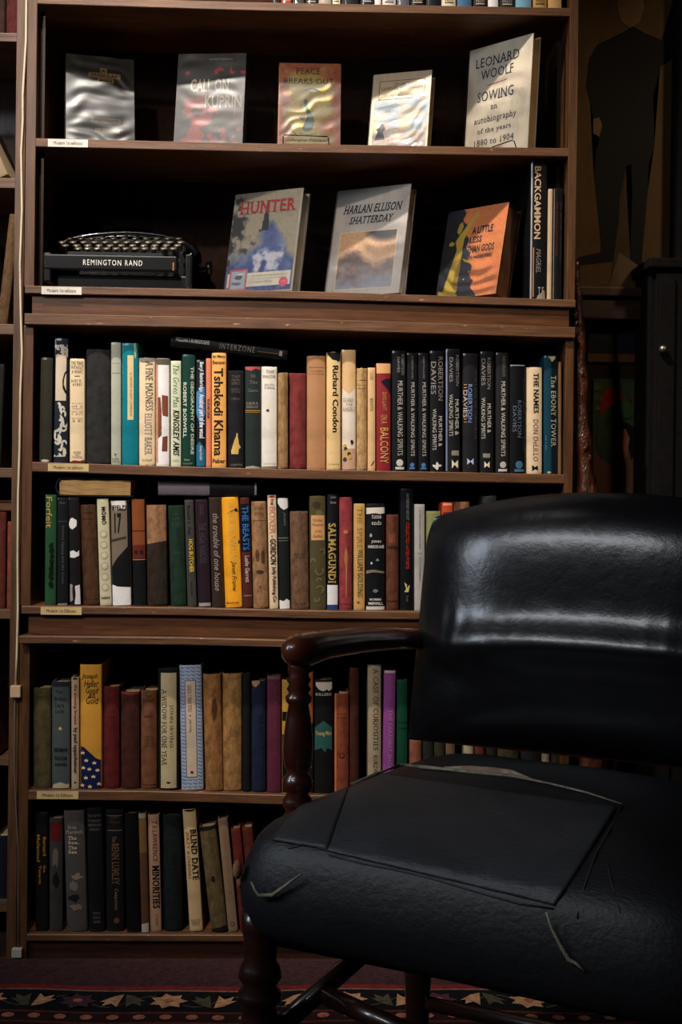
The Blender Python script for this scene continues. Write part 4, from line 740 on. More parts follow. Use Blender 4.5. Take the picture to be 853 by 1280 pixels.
facebook(-.085,.062,-27,12,.152,.218,2,'grey and blue face-out book with red capitals and a pink seal',(176,166,142), [
    ('T','HUNTER',.09,.93,.09,.215,(168,40,38),'sb'),('R',.03,.95,.80,.935,(208,200,180),'caption_strip'),
    ('R',.06,.32,.76,.965,(206,90,104),'picture_border'),('R',.085,.295,.78,.95,(170,180,188),'picture_panel'),blob(.2,.84,.07,.03,(90,100,110)),blob(.17,.9,.08,.02,(110,116,130)),blob(.22,.81,.05,.012,(220,220,216)),
    H('The exciting and true adventures of',.38,.90,.825,.845,(120,110,96),'s'),H('one of the last great ivory hunters',.38,.9,.855,.873,(120,110,96),'s'),H('in Central Africa',.38,.7,.885,.903,(120,110,96),'s'),
    ('C',.86,.91,.065,(206,78,92),'pink_seal'),H('Winner',.82,.90,.895,.905,(230,190,190),''),H('1953',.835,.885,.912,.922,(230,190,190),'')],
    slv=dict(seed=71, amp=.00018), art=[('cover_art',.0,.97,0,.985,art_hunter,80,110)], t=.03)
def art_land(U, Vv):
    n = fbm(U, Vv, 4, 61, 5); n2 = fbm(U, Vv, 10, 67)
    c = mixc((196,150,108), (206,170,130), n); hill = np.clip((Vv-.42+.1*np.sin(U*7)+(n-.5)*.4)*9, 0, 1)
    c = mixc(c, mixc((70,40,32), (160,130,120), n2), hill); c = mixc(c, (36,28,26), np.clip(1.3-np.hypot((U-.8)/.3, (Vv-.02)/.16), 0, 1)*1.5)
    return mixc(c, (150,160,178), np.clip((Vv-.45)*2.2*n*1.6, 0, 1)*.8)
facebook(.117,.060,-27,14,.160,.236,2,'grey white face-out book with bold black italic names above a landscape',(176,168,160), [
    H('HARLAN ELLISON',.12,.92,.155,.235,(24,20,22),'sbi'),H('SHATTERDAY',.22,.82,.265,.335,(24,20,22),'sbi')],
    slv=dict(seed=81, amp=.00035, k_=255), art=[('picture_edge',.115,.895,.405,.945,lambda U,Vv: mixc((206,186,160),(206,186,160),U),4,4),('cover_art',.13,.88,.415,.935,art_land,70,60)], t=.028)
for o in bpy.data.objects:
    if o.name.startswith('picture_edge'): o.location.y = .0002
def art_orange(U, Vv):
    n = fbm(U, Vv, 10, 77); c = mixc((204,128,76), (196,116,66), n)
    edge = .27+.36*Vv+.03*np.sin(Vv*40)+(n-.5)*.05; return mixc(c, mixc((24,26,36), (40,42,52), n), (U < edge).astype(float))
YL = (176,150,56)
facebook(.321,.068,-43,13,.145,.199,2,'orange and black face-out book with a yellow reaching figure',(60,40,30), [
    ('G',[(.22,.16),(.27,.14),(.3,.19),(.27,.25),(.24,.28),(.2,.25)],YL,'drawn_figure'),('G',[(.26,.28),(.33,.22),(.42,.12),(.5,.05),(.54,.09),(.46,.16),(.38,.27),(.34,.34),(.33,.48),(.24,.45),(.2,.36)],YL,'drawn_figure'),
    ('G',[(.24,.45),(.34,.47),(.32,.6),(.26,.74),(.25,.88),(.34,.93),(.3,.97),(.08,.97),(.12,.9),(.16,.74),(.2,.6)],YL,'drawn_figure'),('G',[(.03,.9),(.2,.93),(.36,.96),(.34,.995),(.03,.995)],YL,'yellow_ground'),
    blob(.14,.38,.05,.03,YL),('G',[(.36,.56),(.5,.6),(.52,.63),(.4,.6)],YL,'yellow_dash'),('C',.5,.72,.012,YL),('C',.43,.8,.012,YL),('C',.56,.8,.01,YL),
    H('A LITTLE',.46,.80,.22,.30,(30,22,24),'b'),H('LESS',.44,.64,.33,.40,(30,22,24),'b'),H('THAN GODS',.42,.86,.43,.51,(30,22,24),'b'),H('FORD MADOX FORD',.42,.84,.545,.58,(90,50,36),'b')],
    slv=dict(seed=91, amp=.0007, diag=.05), art=[('cover_art',0,1,0,1,art_orange,70,90)], t=.046, pages=(150,104,66))

def stand(name, pts, Y, label):
    P = [invy(px, py, Y) for px, py in pts]; root = thing(name, (P[0].x, Y, SH[1](P[0].x)), label, 'book stand', 'wire book stands')
    m = mat('metal', (20,18,18)); L = [p-Vector(root.location) for p in P]; L[0].z = .001; L[-1].z = .001
    tube('front_wire', L, .0011, m, root, 8)
    tube('foot_wire', [L[0], L[0]+Vector((0,.1,0)), L[-1]+Vector((0,.1,0)), L[-1]], .0011, m, root, 8)
stand('wire_book_stand', [(354.5,181),(354,171),(355.5,168.6),(409,170.6),(411,172.5),(411.5,182)], .046, 'black wire stand under the yellow book with a drawn bottle')
stand('wire_book_stand', [(616,184),(618,183),(640,175.5),(643,176.5),(645.5,184.5)], -.002+.006, 'black wire stand under the tall cream book with navy words')

# standing books at the right end of the typewriter shelf
def put2(X, yt, lab, els, w_=None, **k):
    Y = .02; bl = invy((X[0]+X[1])/2, 372, Y); a = invy(X[0], 372, Y); c = invy(X[1], 372, Y); tp = invy(X[0], yt, Y); z = SH[2](bl.x)
    return book((bl.x, Y, z+.0003), c.x-a.x-.0006, tp.z-z, lab, 'gloss', k.pop('col'), els, group='upright books right of the face-out books', **k)
put2((661.5,683.5),200,'tall black sleeved book with big cream sideways letters, right of the orange one',[('R',.06,.14,.01,.985,(150,150,150),'silver_edge'),V('BACKGAMMON',.24,.62,.045,.56,(190,160,130),'b'),V('MAGRIEL',.38,.66,.63,.8,(130,124,120),'i'),('R',.2,.26,.62,.97,(170,110,60),'orange_line'),H('T E',.5,.85,.9,.95,(150,140,130),'b'),('G',[(.5,.96),(.9,.92),(.95,.99),(.4,.99)],(150,136,120),'torn_foot')],col=(16,16,18),wear=.002,d=.18)
put2((684.3,690),236,'very thin cream edged book between two black ones, right end of typewriter shelf',[],col=(190,164,130),d=.15)
put2((690.6,703),235,'black book with faint red sideways letters at the right end of typewriter shelf',[V('THE DOUBLE DUTCHMAN',.3,.5,.12,.6,(100,36,24),'s'),V('THE BROKER CASANOVAS',.7,.9,.12,.65,(80,66,56),'s'),('R',.05,.12,.01,.99,(120,110,100),'edge_line')],col=(18,17,18),wear=.001,d=.16)

# ------------------------------------------------------------------ typewriter
tp0 = invy(155, 356, .03); TX, TZ = tp0.x, SH[2](tp0.x)+.0004
def tx(px, Y=.03): return invy(px, 335, Y).x - TX
def tz(py, Y=.03): return invy(155, py, Y).z - TZ
tw = thing('typewriter', (TX, 0, TZ), 'black vintage portable typewriter with round keys on the left of the lower display shelf', 'typewriter')
EN = mat('enamel', (13,13,15)); KEY = mat('enamel', (92,84,70)); CH = mat('metal', (150,140,125))
boxo('base', tx(70), tx(238), .035, .20, .004, .032, mat('enamel', (9,9,10)), tw, .004)
for x in (tx(82), tx(228)):
    for y in (.05, .18): lathe('foot', [(.007,-.0002),(.008,.003),(.006,.005)], mat('cloth', (20,20,20)), tw, 12, (x,y,0))
zb, zt = tz(339,.02), tz(320,.02)
fp = boxo('front_bar', tx(56.5), tx(223), .012, .030, zb, zt, EN, tw, .003)
bm = bmesh.new(); u = [(tx(104,.012), 'REMINGTON RAND')]
gv, gf, _ = glyphs('REMINGTON RAND', 'w'); x0, x1, z0, z1 = tx(104,.012), tx(178,.012), tz(332.2,.012), tz(325.2,.012)
vv = [bm.verts.new((x0+gx*(x1-x0), .0113, z0+gy*(z1-z0))) for gx, gy in gv]
for f in gf:
    try: bm.faces.new([vv[i] for i in f])
    except ValueError: pass
from_bm('lettering', bm, mat('ink', (226,220,206)), fp)
boxo('side_bracket', tx(56.5), tx(66), .013, .05, .012, tz(318,.02), EN, tw, .003)
boxo('side_bracket', tx(232), tx(240), .03, .09, .006, tz(316,.03), EN, tw, .003)
boxo('brass_clip', tx(217), tx(219), .0105, .013, tz(337,.012), tz(327,.012), mat('metal', (170,110,60)), tw)
# space bar
bm = bmesh.new(); box(bm, tx(84), tx(204), .028, .040, tz(320.5), tz(315.5)); bmesh.ops.bevel(bm, geom=bm.edges[:], offset=.002, segments=2, affect='EDGES')
from_bm('space_bar', bm, mat('enamel', (36,36,38)), tw)
for x in (62, 86, 200): tube('lever', [(tx(x),.03,tz(338)),(tx(x),.045,tz(326)),(tx(x)+.002,.06,tz(316))], .0012, CH, tw, 6)
# keys: four rows of round keys climbing backwards
kb = []
for r, (py, xa, xb, n, Y) in enumerate(((313.4,98,217,11,.052),(309.6,82,222,11,.070),(305.4,78,226,12,.088),(300.6,88,224,11,.106))):
    for i in range(n):
        px = xa+(xb-xa)*i/(n-1); p = invy(px, py, Y)
        if 'keyp' not in globals():
            pr = [(0,.0055),(.0045,.0055),(.0062,.0048),(.0066,.0035),(.0060,.0022),(.0030,.0015),(.0015,-.012)]
            k0 = lathe('key', [(max(r_,.0003), z) for r_, z in pr], KEY, tw, 12); keyp = k0.data; k = k0
            k0.data.materials.append(CH)
            for pl in k0.data.polygons:
                if pl.center.z < .0045: pl.material_index = 1
        else:
            k = bpy.data.objects.new('key', keyp); COL.objects.link(k); k.parent = tw
        k.location = (p.x-TX, Y, p.z-TZ); k.rotation_euler = (math.radians(24), 0, 0); k.scale = (1.1, 1.1, 1.1)
# hood: shell lofted from an arched rim
rim = [(70,312),(76,306),(86,300),(100,296),(118,293.4),(140,291.6),(158,291),(178,292),(198,294.4),(216,298),(230,302.5),(240,309),(245,318)]
R0 = [(invy(a, b_, .115).x-TX, invy(a, b_, .115).z-TZ) for a, b_ in rim]
cx0 = sum(p[0] for p in R0)/len(R0); vs, fs = [], []
rings = [(.986,.117,-.006),(1.0,.112,0),(1.03,.114,.004),(1.05,.125,.0065),(1.06,.150,.006),(1.05,.180,.000),(1.0,.205,-.014),(.93,.215,-.034)]
for sc_, Y, dz in rings:
    for x, z in R0: vs.append((cx0+(x-cx0)*sc_, Y, max(.03, z+dz)))
n = len(R0)
for i in range(len(rings)-1):
    for k in range(n-1): fs.append((i*n+k, i*n+k+1, (i+1)*n+k+1, (i+1)*n+k))
pyd('hood', vs, fs, EN, tw, True)
bm = bmesh.new()
dome = pyd('ribbon_cover', [(tx(a,.16), Y, tz(b_,.16)+dz) for Y, dz in ((.135,-.002),(.145,.0035),(.17,.0045),(.195,-.004)) for a, b_ in ((128,291),(134,286.6),(160,285.4),(186,286.4),(194,291))],
    [(i*5+k, i*5+k+1, (i+1)*5+k+1, (i+1)*5+k) for i in range(3) for k in range(4)], EN, tw, True)
for sgn, arc in ((1, [(243,312),(248,322),(252,336),(256,355)]), (-1, [(73,312),(68,320),(64,332),(62,350)])):
    P = [(tx(a,.11), tz(b_,.11)) for a, b_ in arc]; vs = []; 
    for Y, k in ((.060,0),(.112,0),(.2,-.006)):
        for x, z in P: vs.append((x+sgn*k, Y, max(.004, z)))
    fs = [(i*4+k, i*4+k+1, (i+1)*4+k+1, (i+1)*4+k) for i in range(2) for k in range(3)]
    pyd('side_shell', vs, fs, EN, tw, True)
boxo('type_basket', tx(88), tx(228), .118, .19, .03, tz(299,.12), mat('enamel', (8,8,9)), tw, .003)
tube('platen', [(tx(70,.19),.19,tz(320,.19)),(tx(250,.19),.19,tz(320,.19))], .011, mat('cloth', (22,22,22)), tw, 14)
kx = tx(257.5,.16); kz = tz(334,.16)
kn = tube('platen_knob', [(kx-.012,.16,kz),(kx-.001,.16,kz),(kx,.16,kz),(kx+.002,.16,kz),(kx+.011,.16,kz),(kx+.013,.16,kz)], [.004,.004,.011,.0145,.0145,.011], EN, tw, 20)
tube('carriage_lever', [(tx(228),.07,tz(322)),(tx(234),.06,tz(316)),(tx(238),.055,tz(312))], .0016, CH, tw, 6)

# ------------------------------------------------------------------ neighbouring bookcase at the left edge
lbk = thing('bookcase', (-.70,0,0), 'paler brown bookcase cut off by the left edge of the picture', 'bookcase')
def lo(o): o.location = (.70,0,0); return o
LW = mat('woodv', (96,66,42))
lo(boxo('side_panel', -.5415, -.5235, .002, DEPTH, 0, 2.25, LW, lbk, .001)); lo(boxo('side_panel', -1.21, -1.19, .002, DEPTH, 0, 2.25, LW, lbk, .001))
lo(boxo('back_panel', -1.2, -.53, DEPTH, DEPTH+.01, 0, 2.25, mat('woodv', (60,38,24)), lbk))
LS = []
for yt, yb in ((41,52),(222.5,235),(405,418),(585,597),(762,773.5),(948,957),(1128,1140)):
    a, c = invy(10, yt, .004).z, invy(10, yb, .004).z; LS.append(a)
    lo(boxo('shelf', -1.19, -.5415, .004, DEPTH-.003, c, a, mat('edgewood', (100,70,46)), lbk, .001))
lo(boxo('plinth', -1.19, -.5415, .02, .03, 0, .045, mat('wood', (50,32,22)), lbk))
def lput(X, yt, si, kind, col, lab, els=(), lean=0, **k):
    Y = .025; a = invy(X[0], 500, Y); c = invy(X[1], 500, Y); tp = invy((X[0]+X[1])/2, yt, Y); w = c.x-a.x-.001
    return book(((a.x+c.x)/2, Y, LS[si]+.0003+abs(math.sin(lean))*w/2), w, (tp.z-LS[si])/max(.3,math.cos(lean)), lab, kind, col, els, lean=lean, group='books in the left neighbouring bookcase', d=.16, **k)
lput((1,18.5),-75,0,'worn',(84,34,32),'worn dark red leather spine in the top left corner',[],wear=.002)
lput((-24,0.4),-70,0,'cloth',(60,40,30),'brown spine cut by the frame in the top left corner')
lput((-14,8),118,1,'paper',(150,130,100),'yellowed booklet with faint printing leaning in the left bookcase',[H('YBORAA',.2,.9,.2,.24,(90,70,56),'b'),H('RAILWAYS OF',.2,.9,.5,.53,(90,70,56),'s'),H('FREESE',.2,.9,.6,.65,(90,70,56),'b')],lean=-.42,b=.0005)
lput((-32,-16),112,1,'cloth',(40,32,26),'dark book leaning behind the yellowed booklet',lean=-.42)
lput((-6,8),268,2,'worn',(96,70,46),'pale brown boards leaning on the third shelf of the left bookcase',lean=.10)
lput((-24,-8),300,2,'cloth',(56,40,30),'brown book left of the leaning pale boards')
lput((-20,1),455,3,'cloth',(40,38,36),'dark grey spine at the left edge, fourth shelf of the left bookcase',lean=0.03)
lput((10.5,19.5),652,4,'worn',(124,66,44),'short reddish brown leather spine beside the left upright',wear=.001)
lput((0,9.5),640,4,'cloth',(84,36,26),'dark red brown spine left of the short reddish one')
lput((-16,-1),642,4,'cloth',(50,34,28),'brown spine cut by the frame near the reddish pair')
a = invy(-30,625,.03); c = invy(17,640,.03)
ly = thing('book', (a.x,.03,LS[4]+ (invy(5,639,.03).z-LS[4])+.0005), 'brown book lying flat on top of the reddish brown spines', 'book', 'books in the left neighbouring bookcase')
boxo('cover', 0, c.x-a.x, 0, .15, 0, .003, mat('cloth',(70,44,30)), ly, .001); boxo('cover', 0, c.x-a.x, 0, .15, .017, .020, mat('cloth',(84,52,34)), ly, .001)
boxo('page_block', .003, c.x-a.x-.003, .003, .147, .003, .017, mat('pages_h',(120,88,60)), ly)
lput((-8,6),866,5,'gloss',(60,26,34),'purplish book with diagonal dark lines, leaning on the sixth shelf',[V('SCIENCE FICTION ANNUAL',.3,.7,.05,.8,(130,110,110),'s')],lean=-.22)
lput((-24,-10),858,5,'gloss',(70,66,62),'grey book leaning left of the purplish one, sixth shelf',lean=-.22)
lput((1,19),1045,6,'gloss',(26,28,34),'wide blue black book low in the left bookcase')

# ------------------------------------------------------------------ cable with inline switch box
cb = thing('cable', tuple(invy(30, 400, -.004)), 'cream coloured cable running down the join between the bookcases', 'cable')
cl = Vector(cb.location)
P = [(33,-40),(33,0),(32.5,50),(28.5,118),(28.5,150),(26.5,190),(27.5,262),(25,330),(26,390),(27.5,440),(25.5,490),(24.5,560),(22.6,620),(22,700),(22.4,760),(21,820),(19.6,858)]
tube('white_sheath', [invy(a, b_, -.0035)-cl for a, b_ in P], .0021, mat('paper', (206,190,160)), cb, 8)
P = [(18.5,870),(18,900),(17.8,960),(20,1010),(22.5,1060),(22.8,1120),(23,1184)]
tube('thin_wire', [invy(a, b_, -.002)-cl for a, b_ in P], .0008, mat('paper', (120,116,110)), cb, 6)
a = invy(12.5, 872, -.012)-cl; c = invy(25.5, 857.5, -.012)-cl
boxo('switch_box', a.x, c.x, a.y, a.y+.012, a.z, c.z, mat('paper', (196,166,130)), cb, .0015)
a = invy(15, 1197, -.004)-cl; c = invy(28, 1185, -.004)-cl
boxo('plug', a.x, c.x, a.y-.006, a.y+.006, a.z+.001, c.z, mat('paper', (176,170,160)), cb, .002)

# ------------------------------------------------------------------ rug
RX0, RX1 = -1.2, 1.3
rug = thing('rug', (0,-.9,0), 'dark patterned rug with plum field edge, red line and floral border', 'rug')
def ry(py): return invz(150, py, .006).y + .9
def rug_part(name, y0, y1, c, z=.006, z0=0.0):
    n = 60; vs, fs = [], []; rr = random.Random(3)
    wav = lambda x: .006*math.sin(x*9)+.003*math.sin(x*23)
    for i in range(n+1):
        x = RX0+(RX1-RX0)*i/n; wv = wav(x) if y0 > .4 else 0
        for y in (y0, y1): vs.append((x, y+wav(x)*(.0 if y > .87 else 1), z))
        vs.append((x, y1+wav(x)*0, z0))
    for i in range(n): fs.append((i*3, (i+1)*3, (i+1)*3+1, i*3+1)[::-1])
    return pyd(name, vs, fs, mat('rug', c), rug)
wav = lambda x: .006*math.sin(x*9)+.003*math.sin(x*23)
rug_part('plain_field', ry(1232), .895, (62,38,38)); rug_part('red_line', ry(1237), ry(1232), (120,32,34))
rug_part('beige_line', ry(1238.5), ry(1237), (120,100,80)); rug_part('black_border', ry(1264), ry(1238.5), (16,14,18))
rug_part('rust_stripe', ry(1266), ry(1264), (96,44,34)); rug_part('dotted_band', ry(1277), ry(1266), (44,20,22)); rug_part('rust_stripe', ry(1279), ry(1277), (96,44,34))
rug_part('dark_field', -1.2, ry(1279), (34,22,22))
fl, sv, dt = bmesh.new(), bmesh.new(), bmesh.new(); fl2 = bmesh.new()
def poly(bm, P, z):
    try: bmesh.ops.triangulate(bm, faces=[bm.faces.new([bm.verts.new((x, y+wav(x), z)) for x, y in P])])
    except ValueError: pass
ym = (ry(1240)+ry(1263))/2; hh = (ry(1240)-ry(1263))/2; i = 0; x = RX0+.05
while x < RX1-.05:
    k = i % 4
    if k in (0, 2):
        bmf = fl if k == 0 else fl2
        poly(bmf, [(x+(.034 if j%2==0 else .022)*math.cos(j*math.pi/7), ym+(.034 if j%2==0 else .022)*math.sin(j*math.pi/7)) for j in range(14)], .0072)
        poly(dt, [(x+.009*math.cos(j), ym+.009*math.sin(j)) for j in range(6)], .0078)
    else:
        s = 1 if k == 1 else -1
        for q in (-1, 1):
            poly(fl if q*s > 0 else sv, [(x+q*.002, ym-s*.03), (x+q*.018, ym-s*.022), (x+q*.04, ym+s*.004), (x+q*.030, ym+s*.002), (x+q*.034, ym+s*.022), (x+q*.018, ym+s*.010), (x+q*.008, ym+s*.026)], .0074)
    L = [(x+.02+.012*j, ym+.024*math.sin((x+.012*j)*42)) for j in range(8)]
    poly(sv, [(a, b_) for a, b_ in L]+[(a, b_-.004) for a, b_ in L[::-1]], .0070)
    x += .078; i += 1
from_bm('floral_motifs', fl, mat('rug', (190,140,100)), rug); from_bm('rosettes', fl2, mat('rug', (74,46,56)), rug); from_bm('scrolls', sv, mat('rug', (80,72,56)), rug)
yd = (ry(1266)+ry(1277))/2; x = RX0+.02
while x < RX1-.02:
    poly(dt, [(x+.011*math.cos(j*.9), yd+.011*math.sin(j*.9)) for j in range(7)], .0074); x += .044
_d = from_bm('dots', dt, mat('rug', (170,104,76)), rug); _d['kind'] = 'stuff'

# ------------------------------------------------------------------ right hand wall: posters, ledges, dark cupboard
PW = .262
def flat(name, x0, y0, x1, y1, Y, depth, label, cat, m):
    a = invy(x0, y1, Y); c = invy(x1, y0, Y)
    r = thing(name, (a.x, Y, a.z), label, cat); boxo('sheet', 0, c.x-a.x, 0, depth, 0, c.z-a.z, m, r)
    fc = Face(c.x-a.x, c.z-a.z, lambda x: -.0006, False)
    return r, fc, c.x-a.x, c.z-a.z
def fdraw(r, fc, els, kind='paper'):
    n = len(r.children); fc.draw(els, r, kind)
    for o in r.children:
        if o.name.split('.')[0] != 'sheet' and o.location.x == 0 : o.location.x = fc.w/2
r, fc, w_, h_ = flat('poster', 718, -40, 846, 361, PW-.006, .003, 'tall dark ochre poster with a standing man in a dark suit', 'poster', mat('paper', (96,72,42)))
D = (22,19,18)
def pp(P): return [((x-718)/128., (y+40)/401.) for x, y in P]
fdraw(r, fc, [('G',pp([(776,42),(790,34),(806,42),(828,50),(838,30),(842,0),(846,0),(846,70),(826,84),(818,120),(820,180),(813,205),(812,240),(806,318),(790,320),(788,300),(792,240),(790,205),(783,208),(776,250),(772,318),(752,318),(752,300),(742,220),(744,190),(748,175),(742,160),(736,130),(730,110),(734,75),(744,58)]),D,'suited_figure'),
    ('G',pp([(748,316),(772,316),(770,326),(722,332),(722,322)]),D,'shoe'),('G',pp([(786,314),(806,318),(806,336),(788,326)]),D,'shoe'),
    ('G',pp([(770,-12),(778,-24),(794,-26),(804,-14),(804,14),(798,30),(786,36),(774,28),(769,8)]),(132,100,72),'head'),('G',pp([(767,-8),(774,-30),(798,-33),(809,-16),(806,4),(800,-12),(776,-12),(772,4)]),D,'hair'),
    ('G',pp([(740,150),(748,148),(752,158),(748,172),(740,168)]),(132,100,72),'hand'),('G',pp([(783,212),(789,300),(792,361),(764,361),(778,250)]),(80,62,42),'gap_area'),
    ('G',pp([(776,315),(800,330),(806,361),(762,361)]),(112,92,66),'torn_patch'),H('501',.27,.33,.975,.985,(140,116,84),'')])
r, fc, w_, h_ = flat('poster', 740, 474, 804, 640, PW-.006, .003, 'dim green poster with an upturned face and red fruit held above', 'poster', mat('paper', (56,72,48)))
def pq(P): return [((x-740)/64., (y-474)/166.) for x, y in P]
fdraw(r, fc, [('G',pq([(741,545),(752,575),(765,582),(770,560),(780,530),(796,540),(802,570),(802,638),(742,638)]),(104,72,50),'figure'),
    ('G',pq([(765,545),(770,532),(784,528),(796,536),(800,560),(790,575),(784,550),(772,546)]),(24,18,16),'hair'),('G',pq([(767,552),(772,538),(782,536),(788,548),(784,570),(772,578)]),(140,92,66),'face'),
    ('G',pq([(750,500),(756,486),(764,484),(768,492),(776,488),(778,500),(768,506),(756,512),(748,520)]),(140,30,34),'red_fruit'),('G',pq([(780,486),(790,500),(802,520),(802,530),(786,512)]),(84,54,38),'hand'),
    blob(.2,.5,.2,.1,(50,70,42),'foliage'),blob(.65,.23,.25,.08,(60,80,50),'foliage'),
    H('BEING',.02,.18,.035,.09,(110,110,96),'b'),H('HUMAN',.02,.18,.12,.17,(110,110,96),'b'),H('&',.04,.16,.2,.24,(110,110,96),'b'),V('CLAIRE LLOYD',.1,.16,.28,.5,(96,96,84),'')])
r, fc, w_, h_ = flat('picture', 735, 400, 806, 452, PW-.008, .004, 'dark blue rectangular picture on ochre board between the two posters', 'picture', mat('paper', (92,62,36)))
fdraw(r, fc, [('R',.0,.86,.06,.80,(20,26,38),'blue_panel'),H('COLLECTED',.12,.8,.2,.28,(46,54,66),''),H('WORKS ON PAPER',.08,.8,.4,.46,(46,54,66),'')])
def wallbox(name, x0, y0, x1, y1, Ya, Yb, m, label=None, cat=None):
    a = invy(x0, y1, Ya); c = invy(x1, y0, Ya); r = thing(name, (a.x, Ya, a.z), label, cat) 
    return r, c.x-a.x, c.z-a.z
r, w_, h_ = wallbox('wall_ledge', 718, 361, 850, 398, .215, .262, None, 'dark wooden ledge board under the tall suited man poster', 'ledge')
boxo('board', 0, w_, 0, .045, 0, h_-.02, mat('wood', (60,36,24)), r, .002); boxo('cap', -.002, w_, -.012, .045, h_-.02, h_, mat('wood', (70,42,28)), r, .003)
# low dark cupboard and the tall door post behind it at the right edge
a = invy(806, 1190, .12); tpz = invy(806, 322, .12).z
cp = thing('cupboard', (a.x, .12, 0), 'very dark panelled cupboard at the right edge, below the tall poster corner', 'cupboard')
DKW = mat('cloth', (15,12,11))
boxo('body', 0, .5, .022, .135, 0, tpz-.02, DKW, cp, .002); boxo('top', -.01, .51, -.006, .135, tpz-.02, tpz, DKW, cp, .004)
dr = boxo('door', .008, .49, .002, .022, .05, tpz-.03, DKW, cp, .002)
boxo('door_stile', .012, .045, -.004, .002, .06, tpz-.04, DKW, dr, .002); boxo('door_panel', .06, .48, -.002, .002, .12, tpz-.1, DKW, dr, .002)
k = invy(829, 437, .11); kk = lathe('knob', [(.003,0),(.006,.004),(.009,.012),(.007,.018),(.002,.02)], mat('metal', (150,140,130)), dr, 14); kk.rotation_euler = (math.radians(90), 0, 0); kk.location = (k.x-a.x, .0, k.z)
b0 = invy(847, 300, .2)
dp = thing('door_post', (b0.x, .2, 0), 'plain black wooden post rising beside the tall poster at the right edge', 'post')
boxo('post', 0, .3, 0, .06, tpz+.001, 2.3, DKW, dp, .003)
s0 = invy(842, 78, .19); s1 = invy(857, 38, .19)
sg = thing('sign', (b0.x+.001, .1965, s0.z), 'small dark card with curly white lettering on the black post', 'sign')
boxo('card', 0, .06, 0, .003, 0, s1.z-s0.z, mat('paper', (24,22,22)), sg)
fc = Face(.06, s1.z-s0.z, lambda x: -.0004, False); fdraw(sg, fc, [H('S',.05,.2,.12,.42,(200,190,176),'i'),H('t',.06,.18,.5,.85,(200,190,176),'i')])

# ------------------------------------------------------------------ gnarled lacquered post beside the bookcase
L = [(721.5,322),(722,350),(724,385),(727.5,430),(728.5,480),(729.5,530),(733.5,590),(738,640),(742,720),(744,820),(742,940),(744,1100),(746,1205)]
Rr = [5,5.5,7,7,7.5,8.5,11.5,14.5,16,17,18,19,20]
gp = thing('branch_post', (invy(735,1190,.02).x, .02, .0064), 'glossy gnarled dark branch standing beside the right end of the bookcase', 'post')
g0 = Vector(gp.location); pts = []; rad = []
for i in range(len(L)-1):
    for k in range(5):
        t = k/5; px = L[i][0]*(1-t)+L[i+1][0]*t; py = L[i][1]*(1-t)+L[i+1][1]*t
        p = invy(px, py, -.002)-g0; p.y += .028; p.z = max(.001, p.z); p.x += .004; pts.append(p); rad.append((Rr[i]*(1-t)+Rr[i+1]*t)*.00150*(1+.10*math.sin(i*5+k*1.3)))
pts[-1].z = .0012
tube('trunk', pts, rad, mat('lacquer', (80,42,24)), gp, 16, True, .28, 4)
for (px, py, s) in ((720,391,.0055),(721,402,.004),(728,466,.005),(729,545,.006),(732,558,.008),(737,572,.006)):
    p = invy(px, py, -.012)-g0; 
    bm = bmesh.new(); bmesh.ops.create_icosphere(bm, subdivisions=2, radius=s)
    for v in bm.verts: v.co = Vector((v.co.x*.8, v.co.y*.6, v.co.z*1.5))+p+Vector((.006,.026,0))
    from_bm('knot', bm, mat('lacquer', (80,42,24)), gp, True)

# ------------------------------------------------------------------ armchair
CO = Vector((.306, -.802, .0064)); CA = math.radians(-30)
ch = thing('armchair', tuple(CO), 'old wooden armchair with padded black leather seat and back, patched with tape', 'armchair', None, (0,0,CA))
Ri = Matrix.Rotation(-CA, 3, 'Z')
def loc(p): return Ri @ (Vector(p)-CO)
LE = mat('leather', (20,21,25)); TP = mat('tape', (54,56,60)); TW = mat('turned', (84,36,20)); PALE = mat('worn', (150,142,124))
SA, SB, SN = .300, .275, 8.0
def seat_z(x, y):
    r = (abs(x/SA)**SN + abs(y/SB)**SN)**(1/SN)
    wr = .0035*math.sin(x*21+y*9)*math.sin(y*17-x*5)
    return .442 + .072*(1-min(1,r)**3.0) + wr*(1-min(1, r)) - .012*(x/SA)*.5 - (.03*(min(1,r)-.93)**2/.0049 if r > .93 else 0)
def seat_pt(px, py, off=.002):
    d = ray(px, py); best = None; prv = None
    for k in range(260):
        t = 1.0 + k*.005; p = loc(CAM+d*t)
        r = (abs(p.x/SA)**SN + abs(p.y/SB)**SN)**(1/SN)
        e = p.z-seat_z(p.x, p.y)
        if r <= 1.0:
            if e <= 0:
                if prv is not None: q = p + (prv[1]-p)*(-e/(prv[0]-e)); return Vector((q.x, q.y, seat_z(q.x, q.y)+off))
                return Vector((p.x, p.y, seat_z(p.x, p.y)+off))
            prv = (e, p)
            if best is None or e < best[0]: best = (e, p)
        elif best is None or r > 1 and best[0] > 900+r: best = (900+r, Vector((p.x/r, p.y/r, 0)))
    p = best[1]; return Vector((p.x, p.y, seat_z(p.x, p.y)+off))
seg = 128; vs, fs = [], []
ringd = [(.0,0),(.15,0),(.3,0),(.42,0),(.54,0),(.64,0),(.73,0),(.81,0),(.87,0),(.92,0),(.96,0),(.985,0),(1.0,0),(1.012,-.016),(1.014,-.032),(1.008,-.05),(.995,-.064),(.97,-.075),(.90,-.082),(.5,-.082),(0,-.082)]
def sup(a, s): 
    c, q = math.cos(a), math.sin(a); r = (abs(c)**SN+abs(q)**SN)**(-1/SN); return SA*s*r*c, SB*s*r*q
